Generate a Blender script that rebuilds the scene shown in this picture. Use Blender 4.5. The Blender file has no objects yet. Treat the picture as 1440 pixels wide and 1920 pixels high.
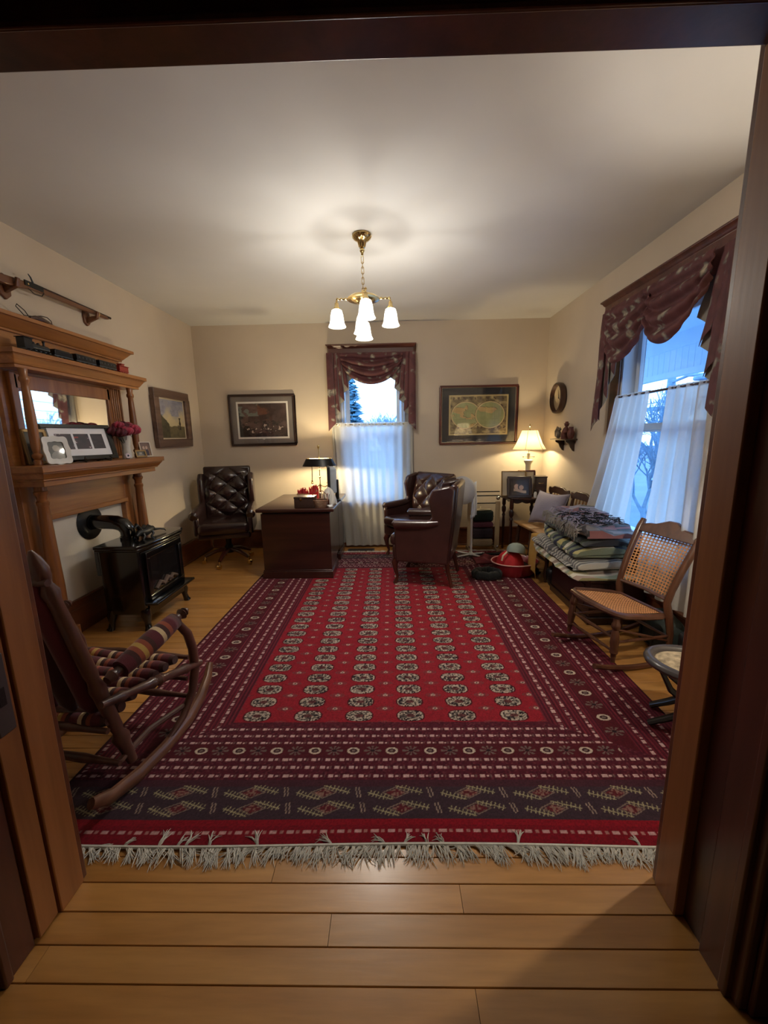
import bpy, math, random
import numpy as np
from mathutils import Vector, Matrix, Quaternion, noise
PI = math.pi
SC = bpy.context.scene
COL = SC.collection
random.seed(4)

# ---------------------------------------------------------------- camera, world, lights, exposure
cam_d = bpy.data.cameras.new('camera'); cam = bpy.data.objects.new('camera', cam_d); COL.objects.link(cam)
cam_d.sensor_fit = 'HORIZONTAL'; cam_d.sensor_width = 36; cam_d.lens = 750/1440*36; cam_d.clip_start = .02
cam.matrix_world = Matrix(((0.9997, 0.0139, 0.0199, 0), (0.0170, 0.1847, -0.9826, 0),
                           (-0.0173, 0.9827, 0.1844, 1.42), (0, 0, 0, 1)))
SC.camera = cam
W = bpy.data.worlds.new('world'); SC.world = W; W.use_nodes = True
wn = W.node_tree.nodes; wl = W.node_tree.links
bg = wn['Background']
tcw = wn.new('ShaderNodeTexCoord'); sepw = wn.new('ShaderNodeSeparateXYZ'); rw = wn.new('ShaderNodeValToRGB')
wl.new(tcw.outputs['Generated'], sepw.inputs[0]); wl.new(sepw.outputs['Z'], rw.inputs[0])
rw.color_ramp.elements[0].position = 0.0; rw.color_ramp.elements[0].color = (.38, .66, 1, 1)
rw.color_ramp.elements[1].position = .8; rw.color_ramp.elements[1].color = (.16, .40, 1, 1)
wl.new(rw.outputs[0], bg.inputs[0]); bg.inputs[1].default_value = 1.55
SC.view_settings.view_transform = 'Standard'; SC.view_settings.look = 'None'
SC.view_settings.exposure = 1.72; SC.view_settings.gamma = 1.0; SC.view_settings.use_curve_mapping = False
SC.cycles.use_denoising = True
SC.cycles.max_bounces = 8; SC.cycles.diffuse_bounces = 5; SC.cycles.transparent_max_bounces = 16
SC.cycles.sample_clamp_indirect = 4

BULB_W = 7.5; DESK_W = 16.0; TABLE_W = 8.0; FLOOR_W = 15.0
def point_light(name, loc, watts, color, r=.03, parent=None):
    d = bpy.data.lights.new(name, 'POINT'); d.energy = watts; d.color = color; d.shadow_soft_size = r
    o = bpy.data.objects.new(name, d); COL.objects.link(o); o.location = loc
    if parent: o.parent = parent
    return o

# ---------------------------------------------------------------- mesh builder
def lin(c):
    c = c/255.0
    return c/12.92 if c <= .04045 else ((c+.055)/1.055)**2.4
def RGB(r, g, b): return (lin(r), lin(g), lin(b), 1.0)

class MB:
    """collects shapes; coordinates given are minus the origin o"""
    def __init__(s, o=(0, 0, 0)):
        s.v = []; s.f = []; s.c = []; s.o = Vector(o); s.col = None; s.M = None
    def add(s, vs, fs):
        n = len(s.v)
        for p in vs:
            p = Vector(p)
            if s.M is not None: p = s.M @ p
            s.v.append(p - s.o)
        for q in fs:
            s.f.append([i+n for i in q]); s.c.append(s.col)
        return s
    def box(s, x0, x1, y0, y1, z0, z1):
        v = [(x, y, z) for x in (x0, x1) for y in (y0, y1) for z in (z0, z1)]
        return s.add(v, [(0, 1, 3, 2), (4, 6, 7, 5), (0, 4, 5, 1), (2, 3, 7, 6), (0, 2, 6, 4), (1, 5, 7, 3)])
    def rbox(s, c, size, r, n=3, squash=None):
        """rounded box / cushion"""
        h = [max(size[i]/2, 1e-4) for i in range(3)]; r = min(r, min(h)*.999)
        ks = []
        for i in range(3):
            a = [-h[i]+r-r*math.cos(j/n*PI/2)*1.0 for j in range(n+1)]
            a = [-h[i]+r*(1-math.cos(j/n*PI/2)) if False else -h[i]+r*(1-math.sin((n-j)/n*PI/2)) for j in range(n+1)]
            b = [-t for t in reversed(a)]
            ks.append(a+b)
        vs = []; fs = []; idx = {}
        def P(q):
            k = tuple(round(t, 6) for t in q)
            if k in idx: return idx[k]
            inner = [max(-h[i]+r, min(h[i]-r, q[i])) for i in range(3)]
            d = Vector([q[i]-inner[i] for i in range(3)])
            if d.length > 1e-9: d = d.normalized()*r
            p = [c[i]+inner[i]+d[i] for i in range(3)]
            if squash: p = squash(Vector(p))
            idx[k] = len(vs); vs.append(p); return idx[k]
        for ax in range(3):
            a1, a2 = (ax+1) % 3, (ax+2) % 3
            for sg in (-1, 1):
                for i in range(len(ks[a1])-1):
                    for j in range(len(ks[a2])-1):
                        q = []
                        for (ii, jj) in ((i, j), (i+1, j), (i+1, j+1), (i, j+1)):
                            t = [0, 0, 0]; t[ax] = sg*h[ax]; t[a1] = ks[a1][ii]; t[a2] = ks[a2][jj]
                            q.append(P(t))
                        if sg < 0: q.reverse()
                        if len(set(q)) >= 3: fs.append(tuple(dict.fromkeys(q)))
        return s.add(vs, fs)
    def frame(s, d):
        d = Vector(d).normalized()
        a = Vector((0, 0, 1)) if abs(d.z) < .9 else Vector((1, 0, 0))
        u = d.cross(a).normalized(); w = u.cross(d)
        return u, w
    def tube(s, pts, rad, n=8, cap=True, closed=False, flat=1.0):
        pts = [Vector(p) for p in pts]
        if not hasattr(rad, '__len__'): rad = [rad]*len(pts)
        vs = []; fs = []; prev = None
        m = len(pts)
        for i, p in enumerate(pts):
            if closed: d = pts[(i+1) % m]-pts[i-1]
            else: d = pts[min(i+1, m-1)]-pts[max(i-1, 0)]
            d.normalize()
            if prev is None: u, w = s.frame(d)
            else:
                u = (prev - d*prev.dot(d)).normalized(); w = u.cross(d)
            prev = u
            for k in range(n):
                a = 2*PI*k/n
                vs.append(p+u*math.cos(a)*rad[i]+w*math.sin(a)*rad[i]*flat)
        rings = m if closed else m-1
        for i in range(rings):
            j = (i+1) % m
            for k in range(n):
                fs.append((i*n+k, i*n+(k+1) % n, j*n+(k+1) % n, j*n+k))
        if cap and not closed:
            fs.append(tuple(range(n-1, -1, -1))); fs.append(tuple((m-1)*n+k for k in range(n)))
        return s.add(vs, fs)
    def cyl(s, p0, p1, r0, r1=None, n=16): return s.tube([p0, p1], [r0, r0 if r1 is None else r1], n)
    def lathe(s, prof, c=(0, 0, 0), axis=(0, 0, 1), n=24, wave=None):
        """prof: list of (r, t) along axis"""
        ax = Vector(axis).normalized(); u, w = s.frame(ax); c = Vector(c)
        vs = []; fs = []
        for (r, t) in prof:
            for k in range(n):
                a = 2*PI*k/n; rr = r*(1+(wave[1]*math.cos(a*wave[0]) if wave else 0))
                vs.append(c+ax*t+(u*math.cos(a)+w*math.sin(a))*rr)
        for i in range(len(prof)-1):
            for k in range(n):
                fs.append((i*n+k, i*n+(k+1) % n, (i+1)*n+(k+1) % n, (i+1)*n+k))
        if prof[0][0] > 1e-4: fs.append(tuple(range(n-1, -1, -1)))
        if prof[-1][0] > 1e-4: fs.append(tuple((len(prof)-1)*n+k for k in range(n)))
        return s.add(vs, fs)
    def turned(s, p0, p1, prof, n=12):
        """lathe between two points, prof = [(fraction, radius)]"""
        p0 = Vector(p0); p1 = Vector(p1); L = (p1-p0).length
        return s.lathe([(r, f*L) for f, r in prof], p0, p1-p0, n)
    def prism(s, pts, a0, a1, axis='x'):
        n = len(pts); vs = []
        for a in (a0, a1):
            for (p, q) in pts:
                vs.append({'x': (a, p, q), 'y': (p, a, q), 'z': (p, q, a)}[axis])
        fs = [tuple(range(n)), tuple(range(2*n-1, n-1, -1))]
        for i in range(n): fs.append((i, n+i, n+(i+1) % n, (i+1) % n))
        return s.add(vs, fs)
    def ball(s, c, r, n=12, m=8):
        if not hasattr(r, '__len__'): r = (r, r, r)
        vs = []; fs = []
        for i in range(m+1):
            t = PI*i/m
            for k in range(n):
                a = 2*PI*k/n
                vs.append((c[0]+r[0]*math.sin(t)*math.cos(a), c[1]+r[1]*math.sin(t)*math.sin(a), c[2]+r[2]*math.cos(t)))
        for i in range(m):
            for k in range(n):
                fs.append((i*n+k, (i+1)*n+k, (i+1)*n+(k+1) % n, i*n+(k+1) % n))
        return s.add(vs, fs)
    def grid(s, fn, nu, nv, thick=0, colfn=None):
        vs = [Vector(fn(i/nu, j/nv)) for j in range(nv+1) for i in range(nu+1)]
        W_ = nu+1
        fs = [(j*W_+i, j*W_+i+1, (j+1)*W_+i+1, (j+1)*W_+i) for j in range(nv) for i in range(nu)]
        if thick:
            N = len(vs); nor = [Vector((0, 0, 0)) for _ in vs]
            for q in fs:
                a = (vs[q[1]]-vs[q[0]]).cross(vs[q[3]]-vs[q[0]])
                for k in q: nor[k] += a
            back = [vs[i]-(nor[i].normalized()*thick if nor[i].length > 1e-12 else Vector((0, 0, 0))) for i in range(N)]
            fb = [tuple(N+k for k in reversed(q)) for q in fs]
            ed = [(j*W_, (j+1)*W_) for j in range(nv)]
            rim = []
            for j in range(nv):
                a, b = j*W_, (j+1)*W_; rim.append((a, b, N+b, N+a))
                a, b = j*W_+nu, (j+1)*W_+nu; rim.append((b, a, N+a, N+b))
            for i in range(nu):
                a, b = i, i+1; rim.append((b, a, N+a, N+b))
                a, b = nv*W_+i, nv*W_+i+1; rim.append((a, b, N+b, N+a))
            vs = vs+back; fs = fs+fb+rim
        return s.add(vs, fs)
    def mesh(s, name):
        me = bpy.data.meshes.new(name)
        me.from_pydata([tuple(p) for p in s.v], [], s.f)
        me.update()
        return me
    def obj(s, name, mat, parent=None, angle=38, bevel=0, recalc=True, label=None, loc=None):
        me = s.mesh(name)
        if any(c is not None for c in s.c):
            at = me.color_attributes.new('Col', 'FLOAT_COLOR', 'CORNER')
            arr = []
            for q, c in zip(s.f, s.c): arr += list(c or (.5, .5, .5, 1))*len(q)
            at.data.foreach_set('color', arr)
        if recalc:
            import bmesh
            bm = bmesh.new(); bm.from_mesh(me)
            bmesh.ops.remove_doubles(bm, verts=bm.verts, dist=1e-6)
            bmesh.ops.recalc_face_normals(bm, faces=bm.faces); bm.to_mesh(me); bm.free()
        me.polygons.foreach_set('use_smooth', [True]*len(me.polygons))
        me.set_sharp_from_angle(angle=math.radians(angle))
        if mat: me.materials.append(mat)
        o = bpy.data.objects.new(name, me); COL.objects.link(o)
        if loc: o.location = loc
        if parent: o.parent = parent
        if bevel:
            b = o.modifiers.new('bevel', 'BEVEL'); b.width = bevel; b.segments = 2; b.limit_method = 'ANGLE'; b.angle_limit = math.radians(40)
        if label: o['label'] = label
        return o

def tag(o, label, cat, group=None, kind=None):
    if label: o['label'] = label
    if cat: o['category'] = cat
    if group: o['group'] = group
    if kind: o['kind'] = kind
    return o
def thing(name, label, cat, loc=(0, 0, 0), rz=0, group=None):
    o = bpy.data.objects.new(name, None); COL.objects.link(o); o.empty_display_size = .1
    o.location = loc; o.rotation_euler = (0, 0, math.radians(rz))
    return tag(o, label, cat, group)
def struct(o): o['kind'] = 'structure'; return o
def dup(root, loc, rz=None, label=None):
    r = root.copy(); COL.objects.link(r); r.location = loc
    if rz is not None: r.rotation_euler = (0, 0, math.radians(rz))
    if label: r['label'] = label
    for ch in list(root.children):
        c = ch.copy(); COL.objects.link(c); c.parent = r
        for g in list(ch.children):
            d = g.copy(); COL.objects.link(d); d.parent = c
    return r

# ---------------------------------------------------------------- materials
def newmat(name):
    m = bpy.data.materials.new(name); m.use_nodes = True
    return m, m.node_tree.nodes, m.node_tree.links, m.node_tree.nodes['Principled BSDF']
def plain(name, c, rough=.6, metal=0, var=.12, scale=8, bump=0, bscale=60, coat=0, rvar=0, sheen=0, stretch=(1, 1, 1)):
    m, n, l, p = newmat(name)
    tc = n.new('ShaderNodeTexCoord'); mp = n.new('ShaderNodeMapping'); mp.inputs['Scale'].default_value = stretch
    l.new(tc.outputs['Object'], mp.inputs[0])
    no = n.new('ShaderNodeTexNoise'); no.inputs['Scale'].default_value = scale; no.inputs['Detail'].default_value = 5
    l.new(mp.outputs[0], no.inputs['Vector'])
    r = n.new('ShaderNodeValToRGB')
    r.color_ramp.elements[0].position = .3; r.color_ramp.elements[1].position = .7
    r.color_ramp.elements[0].color = tuple(x*(1-var) for x in c[:3])+(1,)
    r.color_ramp.elements[1].color = tuple(min(1, x*(1+var)) for x in c[:3])+(1,)
    l.new(no.outputs[0], r.inputs[0]); l.new(r.outputs[0], p.inputs['Base Color'])
    p.inputs['Roughness'].default_value = rough; p.inputs['Metallic'].default_value = metal
    if coat: p.inputs['Coat Weight'].default_value = coat; p.inputs['Coat Roughness'].default_value = .12
    if sheen: p.inputs['Sheen Weight'].default_value = sheen
    if bump:
        n2 = n.new('ShaderNodeTexNoise'); n2.inputs['Scale'].default_value = bscale; n2.inputs['Detail'].default_value = 3
        l.new(mp.outputs[0], n2.inputs['Vector'])
        b = n.new('ShaderNodeBump'); b.inputs['Strength'].default_value = bump; b.inputs['Distance'].default_value = .01
        l.new(n2.outputs[0], b.inputs['Height']); l.new(b.outputs[0], p.inputs['Normal'])
    return m
def wood(name, c1, c2, rough=.4, axis=0, scale=14, coat=.2, rnd=0.0, long=.06):
    m, n, l, p = newmat(name)
    tc = n.new('ShaderNodeTexCoord'); mp = n.new('ShaderNodeMapping')
    s_ = [1, 1, 1]; s_[axis] = long; mp.inputs['Scale'].default_value = s_
    oi = n.new('ShaderNodeObjectInfo'); cb = n.new('ShaderNodeCombineXYZ'); mu = n.new('ShaderNodeMath'); mu.operation = 'MULTIPLY'; mu.inputs[1].default_value = 37
    l.new(oi.outputs['Random'], mu.inputs[0]); l.new(mu.outputs[0], cb.inputs[(axis+1) % 3]); l.new(mu.outputs[0], cb.inputs[axis])
    l.new(cb.outputs[0], mp.inputs['Location'])
    l.new(tc.outputs['Object'], mp.inputs[0])
    no = n.new('ShaderNodeTexNoise'); no.inputs['Scale'].default_value = scale; no.inputs['Detail'].default_value = 6; no.inputs['Distortion'].default_value = .6
    l.new(mp.outputs[0], no.inputs['Vector'])
    r = n.new('ShaderNodeValToRGB'); r.color_ramp.elements[0].position = .32; r.color_ramp.elements[1].position = .68
    r.color_ramp.elements[0].color = c1; r.color_ramp.elements[1].color = c2
    l.new(no.outputs[0], r.inputs[0])
    n2 = n.new('ShaderNodeTexNoise'); n2.inputs['Scale'].default_value = scale*6; n2.inputs['Detail'].default_value = 3
    l.new(mp.outputs[0], n2.inputs['Vector'])
    hsv = n.new('ShaderNodeHueSaturation'); l.new(r.outputs[0], hsv.inputs['Color'])
    mr = n.new('ShaderNodeMapRange'); mr.inputs['To Min'].default_value = 1-rnd; mr.inputs['To Max'].default_value = 1+rnd
    l.new(oi.outputs['Random'], mr.inputs[0]); l.new(mr.outputs[0], hsv.inputs['Value'])
    mx = n.new('ShaderNodeMixRGB'); mx.blend_type = 'MULTIPLY'; mx.inputs[0].default_value = .35
    l.new(hsv.outputs[0], mx.inputs[1]); l.new(n2.outputs[0], mx.inputs[2]); l.new(mx.outputs[0], p.inputs['Base Color'])
    p.inputs['Roughness'].default_value = rough; p.inputs['Coat Weight'].default_value = coat; p.inputs['Coat Roughness'].default_value = .2
    b = n.new('ShaderNodeBump'); b.inputs['Strength'].default_value = .08; b.inputs['Distance'].default_value = .004
    l.new(n2.outputs[0], b.inputs['Height']); l.new(b.outputs[0], p.inputs['Normal'])
    return m
def vcol(name, rough=.8, coat=0, bump=0, bscale=200, sheen=0, tint=1.0):
    m, n, l, p = newmat(name)
    a = n.new('ShaderNodeAttribute'); a.attribute_name = 'Col'
    l.new(a.outputs['Color'], p.inputs['Base Color'])
    p.inputs['Roughness'].default_value = rough
    if coat: p.inputs['Coat Weight'].default_value = coat; p.inputs['Coat Roughness'].default_value = .05
    if sheen: p.inputs['Sheen Weight'].default_value = sheen
    if bump:
        tc = n.new('ShaderNodeTexCoord'); n2 = n.new('ShaderNodeTexNoise'); n2.inputs['Scale'].default_value = bscale; n2.inputs['Detail'].default_value = 2
        l.new(tc.outputs['Object'], n2.inputs['Vector'])
        b = n.new('ShaderNodeBump'); b.inputs['Strength'].default_value = bump; b.inputs['Distance'].default_value = .004
        l.new(n2.outputs[0], b.inputs['Height']); l.new(b.outputs[0], p.inputs['Normal'])
    return m
def floral(name, base, flowers, scale=9, rough=.75):
    """woven cloth with scattered light blossoms"""
    m, n, l, p = newmat(name)
    tc = n.new('ShaderNodeTexCoord'); vo = n.new('ShaderNodeTexVoronoi'); vo.inputs['Scale'].default_value = scale
    no = n.new('ShaderNodeTexNoise'); no.inputs['Scale'].default_value = scale*1.6; no.inputs['Detail'].default_value = 4
    va = n.new('ShaderNodeVectorMath'); va.operation = 'ADD'
    sc = n.new('ShaderNodeVectorMath'); sc.operation = 'SCALE'; sc.inputs['Scale'].default_value = .12
    l.new(tc.outputs['Object'], no.inputs['Vector']); l.new(no.outputs['Color'], sc.inputs[0])
    l.new(tc.outputs['Object'], va.inputs[0]); l.new(sc.outputs[0], va.inputs[1]); l.new(va.outputs[0], vo.inputs['Vector'])
    r = n.new('ShaderNodeValToRGB'); e = r.color_ramp.elements
    e[0].position = .0; e[0].color = flowers[0]; e[1].position = .30; e[1].color = flowers[1]
    k = e.new(.38); k.color = base; k2 = e.new(.75); k2.color = tuple(x*.7 for x in base[:3])+(1,)
    l.new(vo.outputs['Distance'], r.inputs[0])
    n3 = n.new('ShaderNodeTexNoise'); n3.inputs['Scale'].default_value = scale*.8; n3.inputs['Detail'].default_value = 2
    l.new(tc.outputs['Object'], n3.inputs['Vector'])
    r3 = n.new('ShaderNodeValToRGB'); r3.color_ramp.elements[0].position = .40; r3.color_ramp.elements[1].position = .50
    l.new(n3.outputs[0], r3.inputs[0])
    mx = n.new('ShaderNodeMixRGB'); mx.inputs[1].default_value = base; l.new(r3.outputs[0], mx.inputs[0]); l.new(r.outputs[0], mx.inputs[2])
    l.new(mx.outputs[0], p.inputs['Base Color']); p.inputs['Roughness'].default_value = rough
    return m
def cloth_thin(name, c, trans=.35, transl=.5):
    m, n, l, p = newmat(name)
    n.remove(p); out = n['Material Output']
    d = n.new('ShaderNodeBsdfDiffuse'); t = n.new('ShaderNodeBsdfTranslucent'); tr = n.new('ShaderNodeBsdfTransparent')
    tc = n.new('ShaderNodeTexCoord'); no = n.new('ShaderNodeTexNoise'); no.inputs['Scale'].default_value = 60
    l.new(tc.outputs['Object'], no.inputs['Vector'])
    r = n.new('ShaderNodeValToRGB'); r.color_ramp.elements[0].color = tuple(x*.93 for x in c[:3])+(1,); r.color_ramp.elements[1].color = c
    l.new(no.outputs[0], r.inputs[0]); l.new(r.outputs[0], d.inputs[0]); l.new(r.outputs[0], t.inputs[0])
    m1 = n.new('ShaderNodeMixShader'); m1.inputs[0].default_value = transl; m2 = n.new('ShaderNodeMixShader'); m2.inputs[0].default_value = trans
    l.new(d.outputs[0], m1.inputs[1]); l.new(t.outputs[0], m1.inputs[2]); l.new(m1.outputs[0], m2.inputs[1]); l.new(tr.outputs[0], m2.inputs[2])
    l.new(m2.outputs[0], out.inputs[0])
    return m
def glow(name, c, strength, trans=0.0, transl=None):
    m, n, l, p = newmat(name); n.remove(p); out = n['Material Output']
    e = n.new('ShaderNodeEmission'); e.inputs[0].default_value = c; e.inputs[1].default_value = strength
    sh = e
    if transl:
        t = n.new('ShaderNodeBsdfTranslucent'); t.inputs[0].default_value = transl
        a = n.new('ShaderNodeAddShader'); l.new(e.outputs[0], a.inputs[0]); l.new(t.outputs[0], a.inputs[1]); sh = a
    if trans:
        tr = n.new('ShaderNodeBsdfTransparent'); mx = n.new('ShaderNodeMixShader'); mx.inputs[0].default_value = trans
        l.new(sh.outputs[0], mx.inputs[1]); l.new(tr.outputs[0], mx.inputs[2]); sh = mx
    l.new(sh.outputs[0], out.inputs[0]); return m
def pane(name='window_glass'):
    m, n, l, p = newmat(name); n.remove(p); out = n['Material Output']
    g = n.new('ShaderNodeBsdfGlossy'); g.inputs['Roughness'].default_value = .02; tr = n.new('ShaderNodeBsdfTransparent')
    f = n.new('ShaderNodeLayerWeight'); mx = n.new('ShaderNodeMixShader'); q = n.new('ShaderNodeMath'); q.operation = 'POWER'; q.inputs[1].default_value = 4
    q2 = n.new('ShaderNodeMath'); q2.operation = 'MULTIPLY_ADD'; q2.inputs[1].default_value = .5; q2.inputs[2].default_value = .03
    l.new(f.outputs['Facing'], q.inputs[0]); l.new(q.outputs[0], q2.inputs[0]); l.new(q2.outputs[0], mx.inputs[0]); l.new(tr.outputs[0], mx.inputs[1]); l.new(g.outputs[0], mx.inputs[2]); l.new(mx.outputs[0], out.inputs[0])
    return m

M_wall = plain('wall_paint', RGB(200, 186, 166), .85, var=.03, scale=3, bump=.05, bscale=180)
M_ceil = plain('ceiling_paint', RGB(210, 210, 208), .8, var=.03, scale=2)
M_trim = wood('dark_door_trim', RGB(70, 34, 24), RGB(104, 54, 36), .38, axis=2, scale=9, coat=.35)
M_base = wood('baseboard_wood', RGB(84, 44, 24), RGB(122, 68, 38), .4, axis=1, scale=9, coat=.3)
M_leaf = wood('pocket_door_wood', RGB(142, 88, 44), RGB(176, 114, 62), .45, axis=2, scale=9)
M_plank = wood('floor_boards', RGB(180, 124, 62), RGB(208, 152, 84), .33, axis=0, scale=10, coat=.35, rnd=.12, long=.1)
M_oak = wood('golden_oak', RGB(150, 92, 44), RGB(190, 128, 68), .38, axis=1, scale=14, coat=.35, rnd=.04)
M_oakz = wood('golden_oak_upright', RGB(130, 78, 40), RGB(172, 112, 62), .38, axis=2, scale=14, coat=.35, rnd=.04)
M_mahog = wood('mahogany', RGB(46, 22, 17), RGB(70, 36, 27), .3, axis=0, scale=12, coat=.4)
M_walnut = wood('walnut', RGB(78, 46, 28), RGB(118, 74, 46), .35, axis=2, scale=16, coat=.35)
M_brass = plain('polished_brass', RGB(226, 200, 140), .16, 1, var=.05)
M_black = plain('black_enamel', RGB(14, 14, 15), .16, 0, var=.1, coat=.5)
M_iron = plain('cast_iron', RGB(20, 20, 21), .45, .2, bump=.1, bscale=120)
M_white = plain('white_paint', RGB(225, 225, 222), .5, var=.03)
M_sash = plain('window_sash_paint', RGB(206, 214, 220), .5, var=.03)
M_glass = pane()
M_vc = vcol('printed_paper', .6)
M_vcg = vcol('print_under_glass', .45, coat=.25)
M_vcloth = vcol('dyed_cloth', .9, bump=.3, bscale=260, sheen=.2)
# ---------------------------------------------------------------- the setting
XL, XR, YB, YF, ZC = -2.41, 1.915, 5.14, 1.04, 2.78
DX0, DX1, DZ = -1.03, .823, 2.240         # doorway
YH = .80                                   # hall side of the front wall
fl_ = struct(MB().box(-3.6, 3.6, -2.4, YB+.02, -.12, -.022).obj('floor', M_plank))
rows = int((YB+.62)/.0825)+1
pm = {}
def plank_mesh(L):
    if L not in pm:
        b = MB(); w = .0824; g = .0009; c = .0016
        pts = [(-w/2+g, -.02), (w/2-g, -.02), (w/2-g, -c), (w/2-g-c, 0), (-w/2+g+c, 0), (-w/2+g, -c)]
        b.prism(pts, -L/2+.0008, L/2-.0008, 'x')
        pm[L] = b.mesh('plank'); pm[L].materials.append(M_plank)
    return pm[L]
random.seed(12)
for i in range(rows):
    y = -.60+i*.0825+.041
    inroom = y > YF-.02
    x0, x1 = (XL, XR) if inroom else (-2.6, 2.6)
    L1 = random.choice([1.6, 2.0, 2.4, 2.8]); tot = round(x1-x0, 3)
    x = x0
    for L in (L1, round(tot-L1, 3)):
        o = bpy.data.objects.new('plank', plank_mesh(L)); COL.objects.link(o)
        o.location = (x+L/2, y, random.uniform(-.0004, 0)); o.parent = fl_; x += L
struct(MB().box(XL-.15, XR+.15, YF-.3, YB+.15, ZC, ZC+.1).obj('ceiling', M_ceil))
struct(MB().box(XL-.14, XL, YF, YB+.14, 0, ZC).obj('wall_left', M_wall))
# back wall with window hole
BW = dict(x0=-.60, x1=.16, z0=.60, z1=2.28)
b = MB(); y0, y1 = YB, YB+.16
b.box(XL, BW['x0'], y0, y1, 0, ZC); b.box(BW['x1'], XR, y0, y1, 0, ZC)
b.box(BW['x0'], BW['x1'], y0, y1, 0, BW['z0']); b.box(BW['x0'], BW['x1'], y0, y1, BW['z1'], ZC)
struct(b.obj('wall_back', M_wall))
RW = dict(y0=2.48, y1=3.50, z0=.55, z1=2.30)
b = MB(); x0, x1 = XR, XR+.16
b.box(x0, x1, YF-.24, RW['y0'], 0, ZC); b.box(x0, x1, RW['y1'], YB+.16, 0, ZC)
b.box(x0, x1, RW['y0'], RW['y1'], 0, RW['z0']); b.box(x0, x1, RW['y0'], RW['y1'], RW['z1'], ZC)
struct(b.obj('wall_right', M_wall))
# front wall with the doorway (pocket door slots)
b = MB()
b.box(XL-.14, DX0-.04, YH+.02, YF, 0, ZC); b.box(DX1+.04, XR, YH+.02, YF, 0, ZC); b.box(DX0-.04, DX1+.04, YH+.02, YF, DZ+.14, ZC)
struct(b.obj('wall_front', M_wall))
def door_side(x, sg, nm):
    # far lip, near lip, hall casing; sg=+1: jamb grows to +x
    def bx(b, a0, a1, y0, y1, z0=0, z1=DZ): b.box(min(x+sg*a0, x+sg*a1), max(x+sg*a0, x+sg*a1), y0, y1, z0, z1)
    b = MB(); bx(b, 0, .06, .965, YF+.015); b.obj('jamb_board', M_leaf, nm, bevel=.004)
    b = MB(); bx(b, .012, .06, YH-.0, .885); b.obj('jamb_board', M_trim, nm, bevel=.004)
    b = MB(); bx(b, .004, .03, YH-.012, YH+.012); b.obj('jamb_bead', M_trim, nm, bevel=.005)
    b = MB(); bx(b, .02, .15, YH-.035, YH, 0, DZ+.12); b.obj('casing', M_trim, nm, bevel=.006)
    b = MB(); bx(b, .04, .13, YH-.05, YH-.034, 0, DZ+.1); bx(b, .135, .155, YH-.06, YH-.034, 0, DZ+.12); b.obj('casing_moulding', M_trim, nm, bevel=.005)
    b = MB(); bx(b, 0.005, .13, YF+.014, YF+.035, 0, DZ+.12); b.obj('room_casing', M_base, nm, bevel=.005)
tl = struct(MB().box(DX0-.038, DX0-.028, .80, 1.04, 0, DZ).obj('trim_1', M_trim))
door_side(DX0, -1, tl)
tr_ = struct(MB().box(DX1+.028, DX1+.038, .80, 1.04, 0, DZ).obj('trim_2', M_trim))
door_side(DX1, 1, tr_)
tt = struct(MB().box(DX0-.06, DX1+.06, .80, 1.04, DZ+.05, DZ+.075).obj('trim_3', M_trim))
MB().box(DX0-.06, DX1+.06, .955, YF+.015, DZ, DZ+.05).obj('head_board', M_trim, tt, bevel=.004)
MB().box(DX0-.06, DX1+.06, YH, .885, DZ+.01, DZ+.05).obj('head_board', M_trim, tt, bevel=.004)
MB().cyl((DX0, .962, DZ+.008), (DX1, .962, DZ+.008), .009, n=8).obj('head_bead', M_trim, tt)
MB().box(DX0-.15, DX1+.15, YH-.035, YH, DZ, DZ+.13).obj('casing', M_trim, tt, bevel=.006)
MB().box(DX0-.13, DX1+.13, YF+.015, YF+.035, DZ+.02, DZ+.13).obj('room_casing', M_base, tt, bevel=.006)
# pocket door leaf, almost fully slid away: only its edge and latch show
d1 = struct(MB().box(DX0-1.0, DX0-.004, .893, .957, .01, DZ-.005).obj('door_1', M_leaf, bevel=.003))
M_plate = plain('aged_nickel', RGB(96, 96, 96), .4, .8)
b = MB(); b.box(DX0-.006, DX0-.001, .902, .948, .66, .88); b.obj('latch_plate', M_plate, d1, bevel=.002)
b = MB(); b.box(DX0-.002, DX0+.001, .916, .934, .74, .79); b.obj('latch_slot', M_iron, d1)
# baseboards
def baseboard(nm, x0, x1, y0, y1, inward):
    o = struct(MB().box(x0, x1, y0, y1, 0, .22).obj(nm, M_base, bevel=.003))
    dx, dy = inward
    a = dict(x0=x0, x1=x1, y0=y0, y1=y1)
    MB().box(x0+min(dx*.012, 0), x1+max(dx*.012, 0), y0+min(dy*.012, 0), y1+max(dy*.012, 0), .222, .245).obj('cap_moulding', M_base, o, bevel=.005)
    MB().box(x0+min(dx*.014, 0), x1+max(dx*.014, 0), y0+min(dy*.014, 0), y1+max(dy*.014, 0), 0.001, .02).obj('shoe_moulding', M_base, o, bevel=.006)
    return o
baseboard('baseboard_left', XL, XL+.022, 3.66, YB-.03, (1, 0))
baseboard('baseboard_left_near', XL, XL+.022, YF+.05, 2.38, (1, 0))
baseboard('baseboard_back', XL+.03, BW['x0']-.14, YB-.022, YB, (0, -1))
baseboard('baseboard_back_far', BW['x1']+.14, XR-.03, YB-.022, YB, (0, -1))
baseboard('baseboard_back_middle', BW['x0']-.13, BW['x1']+.13, YB-.022, YB, (0, -1))
baseboard('baseboard_right', XR-.022, XR, YF+.05, YB-.03, (-1, 0))
baseboard('baseboard_front', DX1+.16, XR-.03, YF, YF+.022, (0, 1))
baseboard('baseboard_front_left', XL+.03, DX0-.16, YF, YF+.022, (0, 1))
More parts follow.
